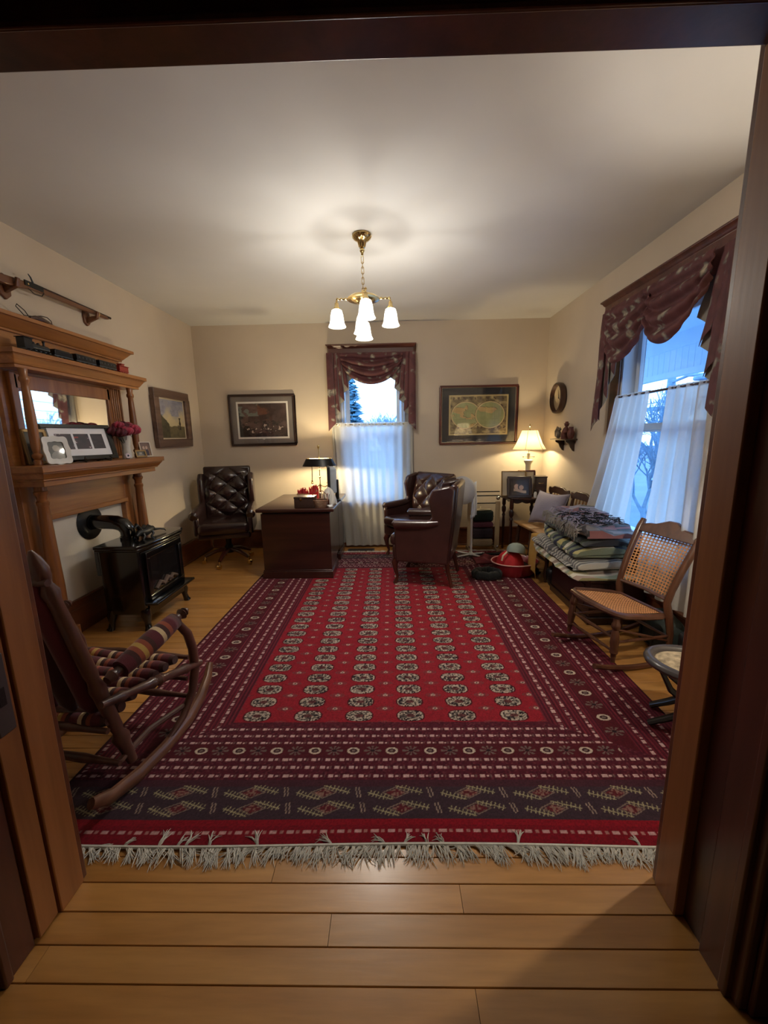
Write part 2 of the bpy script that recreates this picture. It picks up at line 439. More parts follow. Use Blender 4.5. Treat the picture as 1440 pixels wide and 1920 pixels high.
# hall around the camera
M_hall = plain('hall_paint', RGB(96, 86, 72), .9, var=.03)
struct(MB().box(-2.7, -2.6, -2.3, YH+.02, 0, ZC).obj('wall_hall_left', M_hall))
struct(MB().box(2.6, 2.7, -2.3, YH+.02, 0, ZC).obj('wall_hall_right', M_hall))
struct(MB().box(-2.7, 2.7, -2.4, -2.3, 0, ZC).obj('wall_hall_back', M_hall))
b = MB(); b.box(-2.6, DX0-.15, YH+.0, YH+.019, 0, ZC); b.box(DX1+.15, 2.6, YH, YH+.019, 0, ZC); b.box(DX0-.15, DX1+.15, YH, YH+.019, DZ+.13, ZC)
struct(b.obj('wall_hall_front', M_hall))
struct(MB().box(-2.7, 2.7, -2.4, .74, ZC, ZC+.1).obj('ceiling_hall', M_hall))
# windows
def window(nm, along, a0, a1, z0, z1, w, out):
    """along 'x': wall at y=w going +y outside; 'y': wall at x=w"""
    def P(b, p0, p1, q0, q1, z0_, z1_):
        if along == 'x': b.box(p0, p1, w+q0, w+q1, z0_, z1_)
        else: b.box(w+q0, w+q1, p0, p1, z0_, z1_)
        return b
    b = MB()   # lining of the hole
    P(b, a0, a0+.025, 0.0, .17, z0, z1); P(b, a1-.025, a1, 0, .17, z0, z1); P(b, a0+.025, a1-.025, 0, .17, z1-.025, z1); P(b, a0+.025, a1-.025, 0, .19, z0, z0+.025)
    o = struct(b.obj(nm, M_sash))
    zm = (z0+z1)/2+.03
    for k, (s0, s1, q) in enumerate(((z0+.025, zm+.03, .06), (zm-.03, z1-.025, .10))):
        b = MB(); t = .05; i0, i1 = a0+.03, a1-.03
        P(b, i0, i0+t, q, q+.035, s0, s1); P(b, i1-t, i1, q, q+.035, s0, s1); P(b, i0+t, i1-t, q, q+.035, s0, s0+t); P(b, i0+t, i1-t, q, q+.035, s1-t, s1)
        b.obj('sash', M_sash, o, bevel=.004)
        P(MB(), i0+t-.005, i1-t+.005, q+.012, q+.018, s0+t-.005, s1-t+.005).obj('pane', M_glass, o)
    c = .125
    for (p0, p1, zz0, zz1) in ((a0-c, a0+.004, z0-.02, z1+.0), (a1-.004, a1+c, z0-.02, z1+.0), (a0-c, a1+c, z1, z1+c)):
        P(MB(), p0, p1, -.022, 0, zz0, zz1).obj('casing', M_base, o, bevel=.005)
    P(MB(), a0-c-.02, a1+c+.02, -.06, .03, z0-.02, z0+.012).obj('sill', M_base, o, bevel=.008)
    P(MB(), a0-c, a1+c, -.02, 0, z0-.13, z0-.021).obj('apron', M_base, o, bevel=.005)
    return o
window('window_1', 'x', BW['x0'], BW['x1'], BW['z0'], BW['z1'], YB, 1)
window('window_2', 'y', RW['y0'], RW['y1'], RW['z0'], RW['z1'], XR, 1)
# ---------------------------------------------------------------- the rug
def srgb(a): 
    a = np.asarray(a, float)/255.0
    return np.where(a <= .04045, a/12.92, ((a+.055)/1.055)**2.4)
RX0, RX1, RY0, RY1 = -1.385, 1.385, 1.168, 4.82
def hashn(a, b=0):
    v = np.sin(a*127.1+b*311.7)*43758.5453
    return v-np.floor(v)
def rug_colour(X, Y):
    X = X+.03
    red = np.array((164, 32, 48.)); mar = np.array((104, 26, 44.)); dark = np.array((62, 15, 30.)); slate = np.array((72, 52, 62.))
    cream = np.array((226, 204, 184.)); pink = np.array((240, 200, 194.)); ink = np.array((34, 22, 30.)); grey = np.array((168, 160, 142.))
    C = np.ones(X.shape+(3,))*mar
    def put(mask, col, al=1.0):
        m = (np.clip(mask, 0, 1)*al)[..., None]
        C[:] = C*(1-m)+np.array(col, float)*m
    FX, FY0, FY1 = .785, 1.785, RY1-(1.785-RY0)
    # distance outwards from the field
    sx = np.abs(X)-FX; sy = np.maximum(FY0-Y, Y-FY1)
    inside = (sx < 0) & (sy < 0)
    # the side strips run by x, the end strips run by y; mitred at the corners
    endy0 = 1.44   # below it the flat woven skirt
    side = (sx*(.345/.61) > sy) & (sx > 0)
    front = ~inside & ~side
    # side: lines at offsets
    def dashes(off, pos, along, wdt, mask, ph=0.0, per=.068):
        t = (along/per+ph) % 1.0
        d = np.abs(off-pos)
        on = ((t < .34) & (d < wdt)) | ((t > .46) & (t < .62) & (d < wdt*.7))
        put(on & mask, pink, .92)
        put((~on) & (d < wdt) & (t > .7) & (t < .8) & mask, grey, .5)
    def medal(off, pos, along, mask, r, per=.098, al_=.85, of_=1.25):
        k = np.floor(along/per); t = along-(k+.5)*per
        q = np.sqrt((t/(r*al_))**2+((off-pos)/(r*of_))**2)
        ev = (k % 2 == 0)
        put((np.abs(off-pos) < .042) & mask, (92, 22, 34), .8)
        put(mask & ev & (q < 1), cream); put(mask & ev & (q < .62), dark); put(mask & ev & (q < .3), grey, .7)
        ang = np.arctan2(t, off-pos)
        put(mask & ~ev & (q < 1.35) & (np.cos(ang*8) > .2) & (q > .35), (140, 132, 120), .8)
        put(mask & ~ev & (q < .35), ink, .8)
    s_m = side & (Y > 0)
    fine = (np.floor(sx/.0065) % 3 == 0)
    put(s_m & fine, (156, 60, 70), .5); put(s_m & (np.floor(sx/.0065) % 3 == 1), dark, .55)
    put(s_m & (np.abs(sx-.30) < .047), (92, 22, 34), 1)
    for j, ps in enumerate((.065, .13, .20)): dashes(sx, ps, Y, .0085, s_m, .3*j, .066)
    for j, ps in enumerate((.40, .47, .54)): dashes(sx, ps, Y, .0085, s_m, .2+.3*j, .066)
    medal(sx, .30, Y, s_m & (Y > 1.655), .027)
    f_m = front & (sy > 0) & (sy < .345)
    put(f_m, (96, 30, 46), .8)
    nz = hashn(np.floor(X/.008), np.floor(Y/.008))
    put(f_m & (nz > .86), (150, 90, 90), .35); put(f_m & (nz < .2), dark, .5)
    for j, ps in enumerate((.050, .095, .140)): dashes(sy, ps, X, .0075, f_m, .1+.35*j, .056)
    for j, ps in enumerate((.238, .282, .326)): dashes(sy, ps, X, .0075, f_m, .4+.3*j, .064)
    medal(sy, .187, X+.03, f_m & (np.abs(X) < 1.05), .021, .088, 1.35, .95)
    # field
    put(inside, red)
    mott = hashn(np.floor(X/.02), np.floor(Y/.012)); put(inside & (mott > .6), (150, 22, 38), .25)
    px, py = .265, .1105
    cx = (X+.154)/px; kx = np.floor(cx+.5); ux = (cx-kx)*px
    cy = (Y-1.832)/py; ky = np.floor(cy+.5); uy = (cy-ky)*py
    e = (np.abs(ux)/.066)**3+(np.abs(uy)/.038)**2.4
    ok = inside
    put(ok & (e < 1.35), (70, 10, 22), .85); 
    sp = hashn(np.floor(X/.007)+kx*3, np.floor(Y/.0075)+ky*7)
    put(ok & (e < 1), (118, 106, 98)); put(ok & (e < 1) & (sp > .62), cream, .8); put(ok & (e < 1) & (sp < .34), ink, .85)
    put(ok & (e < 1) & (e > .72) & (sp > .3), cream, .85)
    e2 = (np.abs(ux)/.022)**2+(np.abs(uy)/.013)**2; put(ok & (e2 < 1), (96, 40, 44), .8)
    vx = ((cx-np.floor(cx))-.5)*px; vy = ((cy-np.floor(cy))-.5)*py
    e3 = (np.abs(vx)/.050)**1.2+(np.abs(vy)/.022)**1.2
    st = (np.floor(np.abs(vx)/.008)+np.floor(np.abs(vy)/.006)) % 2
    put(ok & (e3 < 1) & (st == 0), (120, 80, 78), .8); put(ok & (np.hypot(vx/.014, vy/.009) < 1), cream, .8); put(ok & (np.hypot(vx/.006, vy/.004) < 1), ink, .9)
    # flat woven skirts at both ends
    for yy in (Y, (RY0+RY1)-Y):
        sk = (yy < endy0)
        put(sk, (96, 26, 40)); red_b = yy < 1.262
        put(sk & ~red_b, slate); put(sk & (yy > 1.405), (84, 40, 52), .8)
        put(red_b, (142, 18, 36))
        put(red_b & (yy > 1.238), (156, 20, 38))
        t = (X/.062) % 1
        put(red_b & (np.abs(yy-1.214) < .006) & (t < .42), pink, .85); put(red_b & (np.abs(yy-1.214) < .006) & (t > .6) & (t < .8), cream, .6)
        for r_, y0_ in ((0, 1.275), (1, 1.345)):
            h = .066; q = (yy-y0_)/h; per = .292
            u = (X/per+.08*r_+.3) % 1.0
            m = sk & (q > 0) & (q < 1)
            L = np.zeros_like(X, bool)
            def seg(a0, b0, a1, b1, w=.0042):
                ax_, ay_ = a0*per, b0*h; dx_, dy_ = (a1-a0)*per, (b1-b0)*h
                pxx = u*per-ax_; pyy = q*h-ay_
                tt_ = np.clip((pxx*dx_+pyy*dy_)/(dx_*dx_+dy_*dy_), 0, 1)
                return np.hypot(pxx-tt_*dx_, pyy-tt_*dy_) < w*.50
            for (a, b_, a2, b2) in ((.10, .45, .38, .05), (.34, .42, .10+.36, .08), (.44, .95, .80, .5)):
                pass
            diag = [(.10, .50, .44, .02), (.48, .98, .84, .50)]
            for (a, b_, a2, b2) in diag:
                L |= seg(a, b_, a2, b2)
                for k in range(7):
                    f = (k+.5)/7; mx_, my_ = a+(a2-a)*f, b_+(b2-b_)*f
                    L |= seg(mx_-.012, my_-.16, mx_+.022, my_+.20, .0036)
            box_ = seg(.30, .50, .47, .86) | seg(.47, .86, .66, .52) | seg(.66, .52, .48, .12) | seg(.48, .12, .30, .50)
            inb = (np.abs(u-.48)/.14+np.abs(q-.49)/.30) < 1
            put(m & inb, (112, 36, 44), .9); put(m & (hashn(np.floor(X/.007), np.floor(Y/.007)) > .6) & inb, (176, 150, 130), .7)
            L2 = seg(.92, .85, .955, .2) | seg(.965, .85, 1.0, .2)
            put(m & box_, (170, 146, 126), .75); put(m & L, (196, 184, 142), .9); put(m & L2, (196, 170, 150), .9)
    # selvedge and colour wander
    put(np.abs(X-.03) > 1.372, (70, 18, 30))
    n = hashn(np.floor(X/.0045)+3, np.floor(Y/.0045))
    C *= (.88+.24*n)[..., None]
    return srgb(np.clip(C, 0, 255))*.55
xs = np.arange(RX0, RX1+.001, .0042)
ys = []; y = RY0
while y < RY1: ys.append(y); y += .0030 if y < 1.9 else (.0045 if y < 2.8 else .0075)
ys.append(RY1); ys = np.array(ys)
GX, GY = np.meshgrid(xs, ys)
wav = lambda X, Y: .0045*np.sin(X*3.1+1)*np.exp(-((Y-RY0)/.12)**2)
GYw = GY + wav(GX, GY)*1.6
GZ = .0085+.0006*hashn(np.round(GX/.0042), np.round(GY/.003)*3)+.002*np.exp(-((np.abs(GX)-1.36)/.02)**2)*np.sin(GY*9)
GZ[0, :] = .0005; GZ[-1, :] = .0005; GZ[:, 0] = .0005; GZ[:, -1] = .0005
rc = rug_colour(GX, GY)
nv_ = GX.size; nxx = len(xs); nyy = len(ys)
me = bpy.data.meshes.new('rug')
me.vertices.add(nv_); me.vertices.foreach_set('co', np.stack([GX, GYw, GZ], -1).astype(np.float32).ravel())
ii = (np.arange(nyy-1)[:, None]*nxx+np.arange(nxx-1)[None, :]).ravel()
quads = np.stack([ii, ii+1, ii+1+nxx, ii+nxx], 1).astype(np.int32)
me.loops.add(quads.size); me.loops.foreach_set('vertex_index', quads.ravel())
me.polygons.add(len(quads)); me.polygons.foreach_set('loop_start', (np.arange(len(quads))*4).astype(np.int32))
me.update(calc_edges=True)
ca = me.color_attributes.new('Col', 'FLOAT_COLOR', 'POINT')
ca.data.foreach_set('color', np.concatenate([rc, np.ones(rc.shape[:2]+(1,))], -1).astype(np.float32).ravel())
me.polygons.foreach_set('use_smooth', np.ones(len(quads), bool))
M_rug = vcol('knotted_wool', .95, sheen=.05)
M_rug.node_tree.nodes['Principled BSDF'].inputs['Specular IOR Level'].default_value = .15
me.materials.append(M_rug)
rug = thing('rug', 'large crimson wool rug with rows of octagonal medallions and maroon borders', 'rug', (0, (RY0+RY1)/2, 0))
ro = bpy.data.objects.new('pile_field', me); COL.objects.link(ro); ro.parent = rug; ro.matrix_parent_inverse = Matrix(); ro.location = (0, -(RY0+RY1)/2, 0)
M_fringe = plain('cotton_fringe', RGB(196, 192, 182), .9, var=.12, scale=40)
random.seed(8)
def fringe(y0, sgn, nm):
    b = MB((0, (RY0+RY1)/2, 0)); x = RX0+.005
    while x < RX1-.005:
        lie = random.random(); ang = random.gauss(0, .35)+.5*math.sin(x*5)
        L = random.uniform(.05, .085)*(1 if lie > .12 else .7)
        d = -sgn if lie > .10 or sgn < 0 else sgn
        bx_ = random.gauss(0, .003)
        for k in range(7):
            a = ang+random.gauss(0, .17); l = L*random.uniform(.8, 1.1)
            p = Vector((x+bx_+random.uniform(-.004, .004), y0+float(wav(np.array(x), np.array(RY0)))*1.6*(sgn > 0), .006)); pts = [p.copy()]
            cur = random.gauss(0, .35)
            for j in range(4):
                a2 = a+cur*j*.5
                p = p+Vector((math.sin(a2), d*math.cos(a2), 0))*l/4
                p.z = (.009 if d*sgn > 0 else .0035)+random.uniform(0, .007)*(1 if j < 3 else .3)
                pts.append(p.copy())
            b.tube(pts, [.0021, .0018, .0017, .0015, .0007], n=4, cap=False)
        x += random.uniform(.0105, .015)
    o = b.obj(nm, M_fringe, rug, recalc=False); o['kind'] = 'stuff'
fringe(RY0, 1, 'fringe')
b = MB((0, (RY0+RY1)/2, 0)); b.tube([(x, RY0-.003+float(wav(np.array(x), np.array(RY0)))*1.6, .0065) for x in np.linspace(RX0, RX1, 60)], .0062, n=6); b.obj('binding', M_fringe, rug)
fringe(RY1, -1, 'fringe')
# ---------------------------------------------------------------- chandelier
CX, CY = -.18, 3.03
ch = thing('chandelier', 'polished brass chandelier with five lit ribbed glass shades hanging from the ceiling', 'chandelier', (CX, CY, ZC))
b = MB(); b.lathe([(.001, 0), (.062, 0), (.066, -.01), (.062, -.022), (.048, -.034), (.034, -.042), (.031, -.045), (.024, -.075), (.020, -.082), (.001, -.084)], wave=(16, .03), n=48)
b.obj('canopy', M_brass, ch)
b = MB(); b.ball((0, 0, -.098), .017); b.lathe([(.001, -.112), (.010, -.113), (.008, -.125), (.004, -.135), (.001, -.136)]); b.obj('ball_finial', M_brass, ch)
z = -.136
for k in range(7):
    b = MB(); pts = []
    for j in range(16):
        a = 2*PI*j/16; r = .0085; p = (r*math.cos(a), 0, (.0145 if math.sin(a) > 0 else -.0145)+r*math.sin(a)+z-.021)
        pts.append((p[0], 0, p[2]) if k % 2 == 0 else (0, p[0], p[2]))
    b.tube(pts, .0024, n=6, closed=True); b.obj('chain_link', M_brass, ch); z -= .0335
z += .018
ZP = z
b = MB(); b.lathe([(.001, ZP+.0), (.012, ZP), (.014, ZP-.012), (.022, ZP-.02), (.060, ZP-.028), (.098, ZP-.04), (.112, ZP-.052), (.114, ZP-.058), (.104, ZP-.060), (.084, ZP-.062), (.066, ZP-.070), (.050, ZP-.078), (.038, ZP-.082), (.030, ZP-.094), (.014, ZP-.102), (.012, ZP-.125), (.001, ZP-.126)], n=48)
b.obj('pan', M_brass, ch)
M_shade = glow('lit_ribbed_glass', (1, .90, .70, 1), 2.0, trans=.64)
M_bulb = glow('lamp_bulb', (1, .9, .72, 1), 14, trans=.6)
def shade_mesh(zt):
    b = MB(); b.lathe([(r*1.17, zt-d*1.27) for r, d in ((.019, 0), (.030, .006), (.037, .03), (.040, .055), (.044, .075), (.052, .09), (.0525, .0925), (.050, .0905), (.042, .075), (.038, .055), (.035, .03), (.028, .009), (.018, .004))], n=48, wave=(16, .03))
    return b
angs = [(180, .19), (0, .19), (-82, .20), (98, .20)]
for a, R in angs:
    a = math.radians(a); ux, uy = math.cos(a), math.sin(a)
    def Q(r, z): return (ux*r, uy*r, z)
    za = ZP-.052
    b = MB(); b.tube([Q(.10, za), Q(.13, za-.001), Q(R-.02, za-.001), Q(R-.006, za-.004), Q(R, za-.012), Q(R, za-.03)], .0055, n=8)
    b.ball(Q(.125, za), .0095, 10, 6); b.ball(Q(.155, za), .0085, 10, 6); b.ball(Q(R-.008, za), .010, 10, 6)
    b.obj('arm', M_brass, ch)
    b = MB(); b.lathe([(.006, za-.020), (.013, za-.026), (.014, za-.048), (.021, za-.058), (.022, za-.068), (.018, za-.070)], (ux*R, uy*R, 0)); b.obj('socket', M_brass, ch)
    zs = za-.066
    b = shade_mesh(zs); b2 = MB(); b2.M = Matrix.Translation((ux*R, uy*R, 0)); b2.add([p[:] for p in b.v], b.f); so = b2.obj('glass_shade', M_shade, ch)
    MB().ball((ux*R, uy*R, zs-.04), (.018, .018, .024)).obj('bulb', M_bulb, so)
    point_light('shade_lamp', (ux*R, uy*R, zs-.04), BULB_W, (1, .93, .83), .022, ch)
zc = ZP-.155
b = MB(); b.lathe([(.006, zc+.035), (.006, zc+.002), (.012, zc-.004), (.014, zc-.03), (.021, zc-.04), (.022, zc-.05), (.018, zc-.052)]); b.obj('socket', M_brass, ch)
so = shade_mesh(zc-.048).obj('glass_shade', M_shade, ch)
MB().ball((0, 0, zc-.09), (.018, .018, .024)).obj('bulb', M_bulb, so)
point_light('shade_lamp', (0, 0, zc-.09), BULB_W, (1, .93, .83), .022, ch)

# ---------------------------------------------------------------- mantelpiece on the left wall
WL = XL
mt = thing('mantelpiece', 'tall golden oak mantelpiece with mirror and turned columns against the left wall', 'fireplace', (WL, 3.05, 0))
o3 = (WL, 3.05, 0)
def crown(b, x0, y0, y1, z0, z1, xd, steps, ret=.05):
    """profile in (x,z) run along y with returns, by stacking layers"""
    for (f0, f1, d0, d1) in steps:
        za, zb = z0+(z1-z0)*f0, z0+(z1-z0)*f1
        v = []
        for (z_, d) in ((za, d0), (zb, d1)):
            v += [(x0, y0-ret*d, z_), (x0+xd*(1-ret/xd*(1-d)) if False else x0+xd-ret*(1-d), y0-ret*d, z_), (x0+xd-ret*(1-d), y1+ret*d, z_), (x0, y1+ret*d, z_)]
        b.add(v, [(0, 1, 2, 3), (7, 6, 5, 4), (0, 4, 5, 1), (1, 5, 6, 2), (2, 6, 7, 3), (3, 7, 4, 0)])
MY0, MY1 = 2.46, 3.62
# white plaster panel of the closed firebox
b = MB(o3); b.box(WL, WL+.03, 2.62, 3.44, .25, .93); b.obj('plaster_panel', plain('plaster', RGB(214, 208, 196), .85, var=.03), mt)
b = MB(o3); b.box(WL, WL+.045, 2.62, 3.44, 0, .235); b.box(WL, WL+.056, 2.62, 3.44, .236, .262); b.box(WL, WL+.052, 2.62, 3.44, .19, .20); b.obj('kick_board', M_base, mt, bevel=.004)
for (a0, a1) in ((MY0, 2.62), (3.44, MY1)):
    b = MB(o3); b.box(WL, WL+.07, a0, a1, 0, 1.15); b.obj('side_board', M_oakz, mt, bevel=.003)
b = MB(o3); b.box(WL, WL+.07, 2.62, 3.44, .93, 1.15); b.obj('frieze_board', M_oak, mt, bevel=.003)
b = MB(o3); b.box(WL+.07, WL+.082, 2.60, 3.46, .90, .935); b.box(WL+.03, WL+.076, 2.60, 2.635, .25, .90); b.box(WL+.03, WL+.076, 3.425, 3.46, .25, .90); b.box(WL+.03, WL+.07, 2.62, 3.44, .9, .93)
b.obj('inner_moulding', M_oak, mt, bevel=.005)
colp = [(0, .036), (.05, .036), (.055, .03), (.07, .044), (.09, .044), (.10, .030), (.12, .028), (.14, .036), (.17, .042), (.30, .044), (.45, .040), (.60, .037), (.78, .033), (.86, .030), (.875, .036), (.89, .036), (.90, .028), (.93, .030), (.945, .040), (.96, .040), (.965, .034), (1, .034)]
for yy in (2.535, 3.545):
    b = MB(o3); b.box(WL+.072, WL+.20, yy-.06, yy+.06, 0, .16); b.obj('column_plinth', M_oakz, mt, bevel=.006)
    b = MB(o3); b.turned((WL+.135, yy, .16), (WL+.135, yy, 1.15), colp, 20); b.obj('lower_column', M_oakz, mt)
b = MB(o3); crown(b, WL, MY0-.02, MY1+.015, 1.15, 1.28, .31, [(0, .28, .0, .0), (.28, .36, .3, .3), (.36, .62, .35, .75), (.62, .70, .8, .8), (.70, 1.0, 1, 1)], .06)
b.obj('mantel_shelf', M_oak, mt, bevel=.003)
# overmantel
b = MB(o3); b.box(WL, WL+.045, MY0+.02, MY1-.02, 1.28, 1.87); b.obj('back_board', M_oak, mt)
b = MB(o3); b.box(WL+.045, WL+.07, 2.56, 3.42, 1.76, 1.85); b.box(WL+.045, WL+.07, 2.56, 3.42, 1.285, 1.33); b.box(WL+.045, WL+.07, 2.53, 2.58, 1.28, 1.86); b.box(WL+.045, WL+.07, 3.39, 3.43, 1.28, 1.86)
b.obj('mirror_frame', M_oakz, mt, bevel=.004)
M_mirror = plain('mirror_silver', RGB(238, 238, 238), .02, 1, var=0)
b = MB(o3); b.box(WL+.046, WL+.058, 2.575, 3.395, 1.325, 1.765); b.obj('mirror', M_mirror, mt)
for k in range(5):
    b = MB(o3); yy = 3.452+k*.026; b.box(WL+.045, WL+.062, yy, yy+.018, 1.30, 1.86); b.obj('reeding', M_oakz, mt, bevel=.005)
cup = [(0, .026), (.05, .026), (.06, .018), (.09, .030), (.11, .030), (.13, .020), (.2, .026), (.5, .028), (.8, .022), (.86, .020), (.88, .028), (.91, .028), (.93, .021), (1, .026)]
for yy in (2.535, 3.555):
    b = MB(o3); b.turned((WL+.155, yy, 1.28), (WL+.155, yy, 1.87), cup, 18); b.obj('upper_column', M_oakz, mt)
b = MB(o3); crown(b, WL, MY0+.01, MY1+.05, 1.87, 1.975, .22, [(0, .2, .0, .0), (.2, .65, .1, .7), (.65, .72, .8, .8), (.72, 1.0, 1, 1)], .05); b.obj('upper_shelf', M_oak, mt, bevel=.003)
b = MB(o3); b.box(WL, WL+.05, MY0+.02, MY1, 1.975, 2.10); b.obj('crest_board', M_oak, mt)
b = MB(o3); crown(b, WL, MY0+.02, MY1+.02, 2.10, 2.20, .14, [(0, .15, 0, 0), (.15, .75, .05, .8), (.75, 1, 1, 1)], .07); b.obj('cornice', M_oak, mt, bevel=.003)

# ---------------------------------------------------------------- gas stove with flue
st = thing('stove', 'black enamel cast stove with glass door and wall flue before the mantelpiece', 'stove', (-2.02, 3.1, 0))
so_ = (-2.02, 3.1, 0); SX0, SX1, SY0, SY1 = -2.17, -1.87, 2.80, 3.40
b = MB(so_); b.rbox(((SX0+SX1)/2, 3.1, .375), (SX1-SX0, SY1-SY0, .50), .012); b.obj('body', M_black, st)
b = MB(so_)
pl = [(SX0-.02, SY0-.02), (SX1+.01, SY0-.03), (SX1+.04, SY0+.05), (SX1+.05, 3.1), (SX1+.04, SY1-.05), (SX1+.01, SY1+.03), (SX0-.02, SY1+.02)]
b.prism(pl, .64, .668, 'z'); b.obj('top_plate', M_black, st, bevel=.008)
b = MB(so_); b.prism([(x*.985-.03, 3.1+(y-3.1)*.97) for x, y in pl], .625, .64, 'z'); b.obj('top_moulding', M_black, st, bevel=.004)
b = MB(so_)
for (y0, y1, z0, z1) in ((SY0+.05, SY1-.05, .55, .60), (SY0+.05, SY1-.05, .22, .26), (SY0+.05, SY0+.095, .26, .55), (SY1-.095, SY1-.05, .26, .55)): b.box(SX1-.005, SX1+.028, y0, y1, z0, z1)
b.obj('door_frame', M_black, st, bevel=.006)
b = MB(so_); b.box(SX1+.004, SX1+.010, SY0+.09, SY1-.09, .255, .555); b.obj('door_glass', plain('smoked_glass', RGB(22, 22, 24), .05, coat=1), st)
for yy, r in ((3.0, .02), (3.1, .026), (3.18, .02)):
    b = MB(so_); b.tube([(SX1+.018, yy-.06, .285), (SX1+.018, yy, .30+r), (SX1+.018, yy+.07, .29)], [r*.6, r*.8, r*.5], 8); b.obj('ceramic_log', plain('ceramic_log', RGB(92, 74, 64), .8, bump=.4), st)
b = MB(so_); b.rbox((SX1+.045, 3.1, .205), (.10, SY1-SY0-.02, .022), .008); b.obj('ash_lip', M_black, st)
b = MB(so_); b.box(SX1-.01, SX1+.01, SY0+.04, SY1-.04, .10, .19); b.obj('skirt', M_black, st, bevel=.004)
for (x, y, s1, s2) in ((SX0+.03, SY0+.03, -1, -1), (SX1-.02, SY0+.03, 1, -1), (SX1-.02, SY1-.03, 1, 1), (SX0+.03, SY1-.03, -1, 1)):
    b = MB(so_); b.tube([(x, y, .16), (x+.008*s1, y+.008*s2, .11), (x+.012*s1, y+.01*s2, .06), (x+.018*s1, y+.016*s2, .02), (x+.024*s1, y+.022*s2, .0)], [.034, .036, .022, .024, .030], 12); b.obj('leg', M_black, st)
b = MB(so_); b.rbox((SX0-.035, 2.92, .53), (.07, .14, .22), .01); b.obj('vent_box', M_black, st)
b = MB(so_); py_ = 3.04
P_ = [(WL+.035, py_, .80), (-2.24, py_, .80), (-2.17, py_, .795), (-2.115, py_, .775), (-2.085, py_, .735), (-2.08, py_, .66)]
b.tube(P_, .056, n=20); b.tube([(-2.08, py_, .67), (-2.08, py_, .69)], .064, n=20); b.obj('flue_pipe', M_black, st)
b = MB(so_); b.lathe([(.001, 0), (.135, 0), (.135, .006), (.125, .012), (.06, .016), (.058, .03), (.001, .03)], (WL+.031, py_, .80), (1, 0, 0), 32); b.obj('wall_collar', M_iron, st)
fg = thing('steamer', 'black cast iron dragon shaped steamer sitting on top of the stove', 'steamer', (-1.97, 3.05, .668))
b = MB(); b.tube([(0, .16, .03), (0, .12, .05), (0, .05, .045), (0, 0, .042), (0, -.05, .05), (0, -.09, .03)], [.008, .022, .034, .036, .026, .012], 10)
b.obj('body', M_iron, fg)
b = MB(); b.tube([(0, -.03, .06), (.0, -.05, .095), (0, -.075, .115), (0, -.105, .10)], [.02, .014, .017, .006], 8); b.obj('neck_and_head', M_iron, fg)
for s in (-1, 1):
    b = MB(); b.prism([(-.02, .06), (.04, .10), (.10, .07), (.06, .055)], s*.018-.002, s*.018+.002, 'x'); b.obj('wing', M_iron, fg)
    b = MB(); b.tube([(s*.02, -.03, .04), (s*.035, -.04, .02), (s*.03, -.06, 0)], [.012, .01, .008], 6); b.obj('foot', M_iron, fg)
    b = MB(); b.tube([(s*.02, .08, .04), (s*.038, .07, .02), (s*.03, .05, 0)], [.014, .01, .008], 6); b.obj('foot', M_iron, fg)
b = MB(); b.tube([(0, .15, .035), (.02, .19, .03), (.05, .21, .02), (.07, .19, .012)], [.010, .008, .006, .003], 6); b.obj('tail', M_iron, fg)

# ---------------------------------------------------------------- antique musket on wall brackets
gx = WL+.07
mk = thing('musket', 'long antique musket hung level above the mantelpiece', 'rifle', (gx, 3.0, 2.42))
og = (gx, 3.0, 2.42)
M_stock = wood('gun_stock', RGB(96, 56, 32), RGB(128, 80, 48), .4, axis=1)
b = MB(og); b.prism([(2.32, 2.385), (2.32, 2.44), (2.55, 2.425), (2.70, 2.437), (2.78, 2.442), (3.50, 2.437), (3.53, 2.42), (3.50, 2.413), (2.80, 2.405), (2.70, 2.385), (2.60, 2.375), (2.50, 2.385)], gx-.014, gx+.014, 'x'); b.obj('stock', M_stock, mk, bevel=.006)
b = MB(og); b.cyl((gx, 2.80, 2.445), (gx, 3.56, 2.438), .011, .009, 12); b.obj('barrel', plain('gun_barrel', RGB(58, 40, 36), .4, .5), mk)
b = MB(og); b.box(gx+.012, gx+.02, 2.74, 2.88, 2.415, 2.447); b.tube([(gx+.02, 2.80, 2.447), (gx+.022, 2.785, 2.475), (gx+.022, 2.77, 2.49)], [.006, .005, .003], 6); b.tube([(gx+.018, 2.88, 2.41), (gx+.018, 2.86, 2.385), (gx+.018, 2.80, 2.38), (gx+.018, 2.76, 2.40)], .003, 6)
b.obj('lock', M_iron, mk)
for yy in (2.765, 3.405):
    b = MB(og); b.lathe([(.020, -.006), (.0215, 0), (.020, .006)], (gx, yy, 2.428), (0, 1, 0), 16); b.obj('barrel_band', M_brass, mk)
for yy, big in ((2.67, 1.25), (3.36, 1.0)):
    br = thing('gun_bracket', 'shaped wooden bracket holding the musket near its '+('butt' if big > 1.1 else 'muzzle'), 'bracket', (WL, yy, 2.40), group='musket brackets')
    b = MB(); s = big
    b.prism([(-.03*s, -.055*s), (.0, -.075*s), (.03*s, -.05*s), (.034*s, 0), (.03*s, .035*s), (0.0, .05*s), (-.03*s, .035*s), (-.036*s, 0)], 0, .018, 'x'); b.obj('back_plate', M_stock, br, bevel=.005)
    b = MB(); b.prism([(.014, -.055), (.10, -.02), (.115, .03), (.098, .035), (.09, .0), (.05, -.004), (.014, -.01)], -.012, .012, 'y'); b.obj('hook', M_stock, br, bevel=.004)

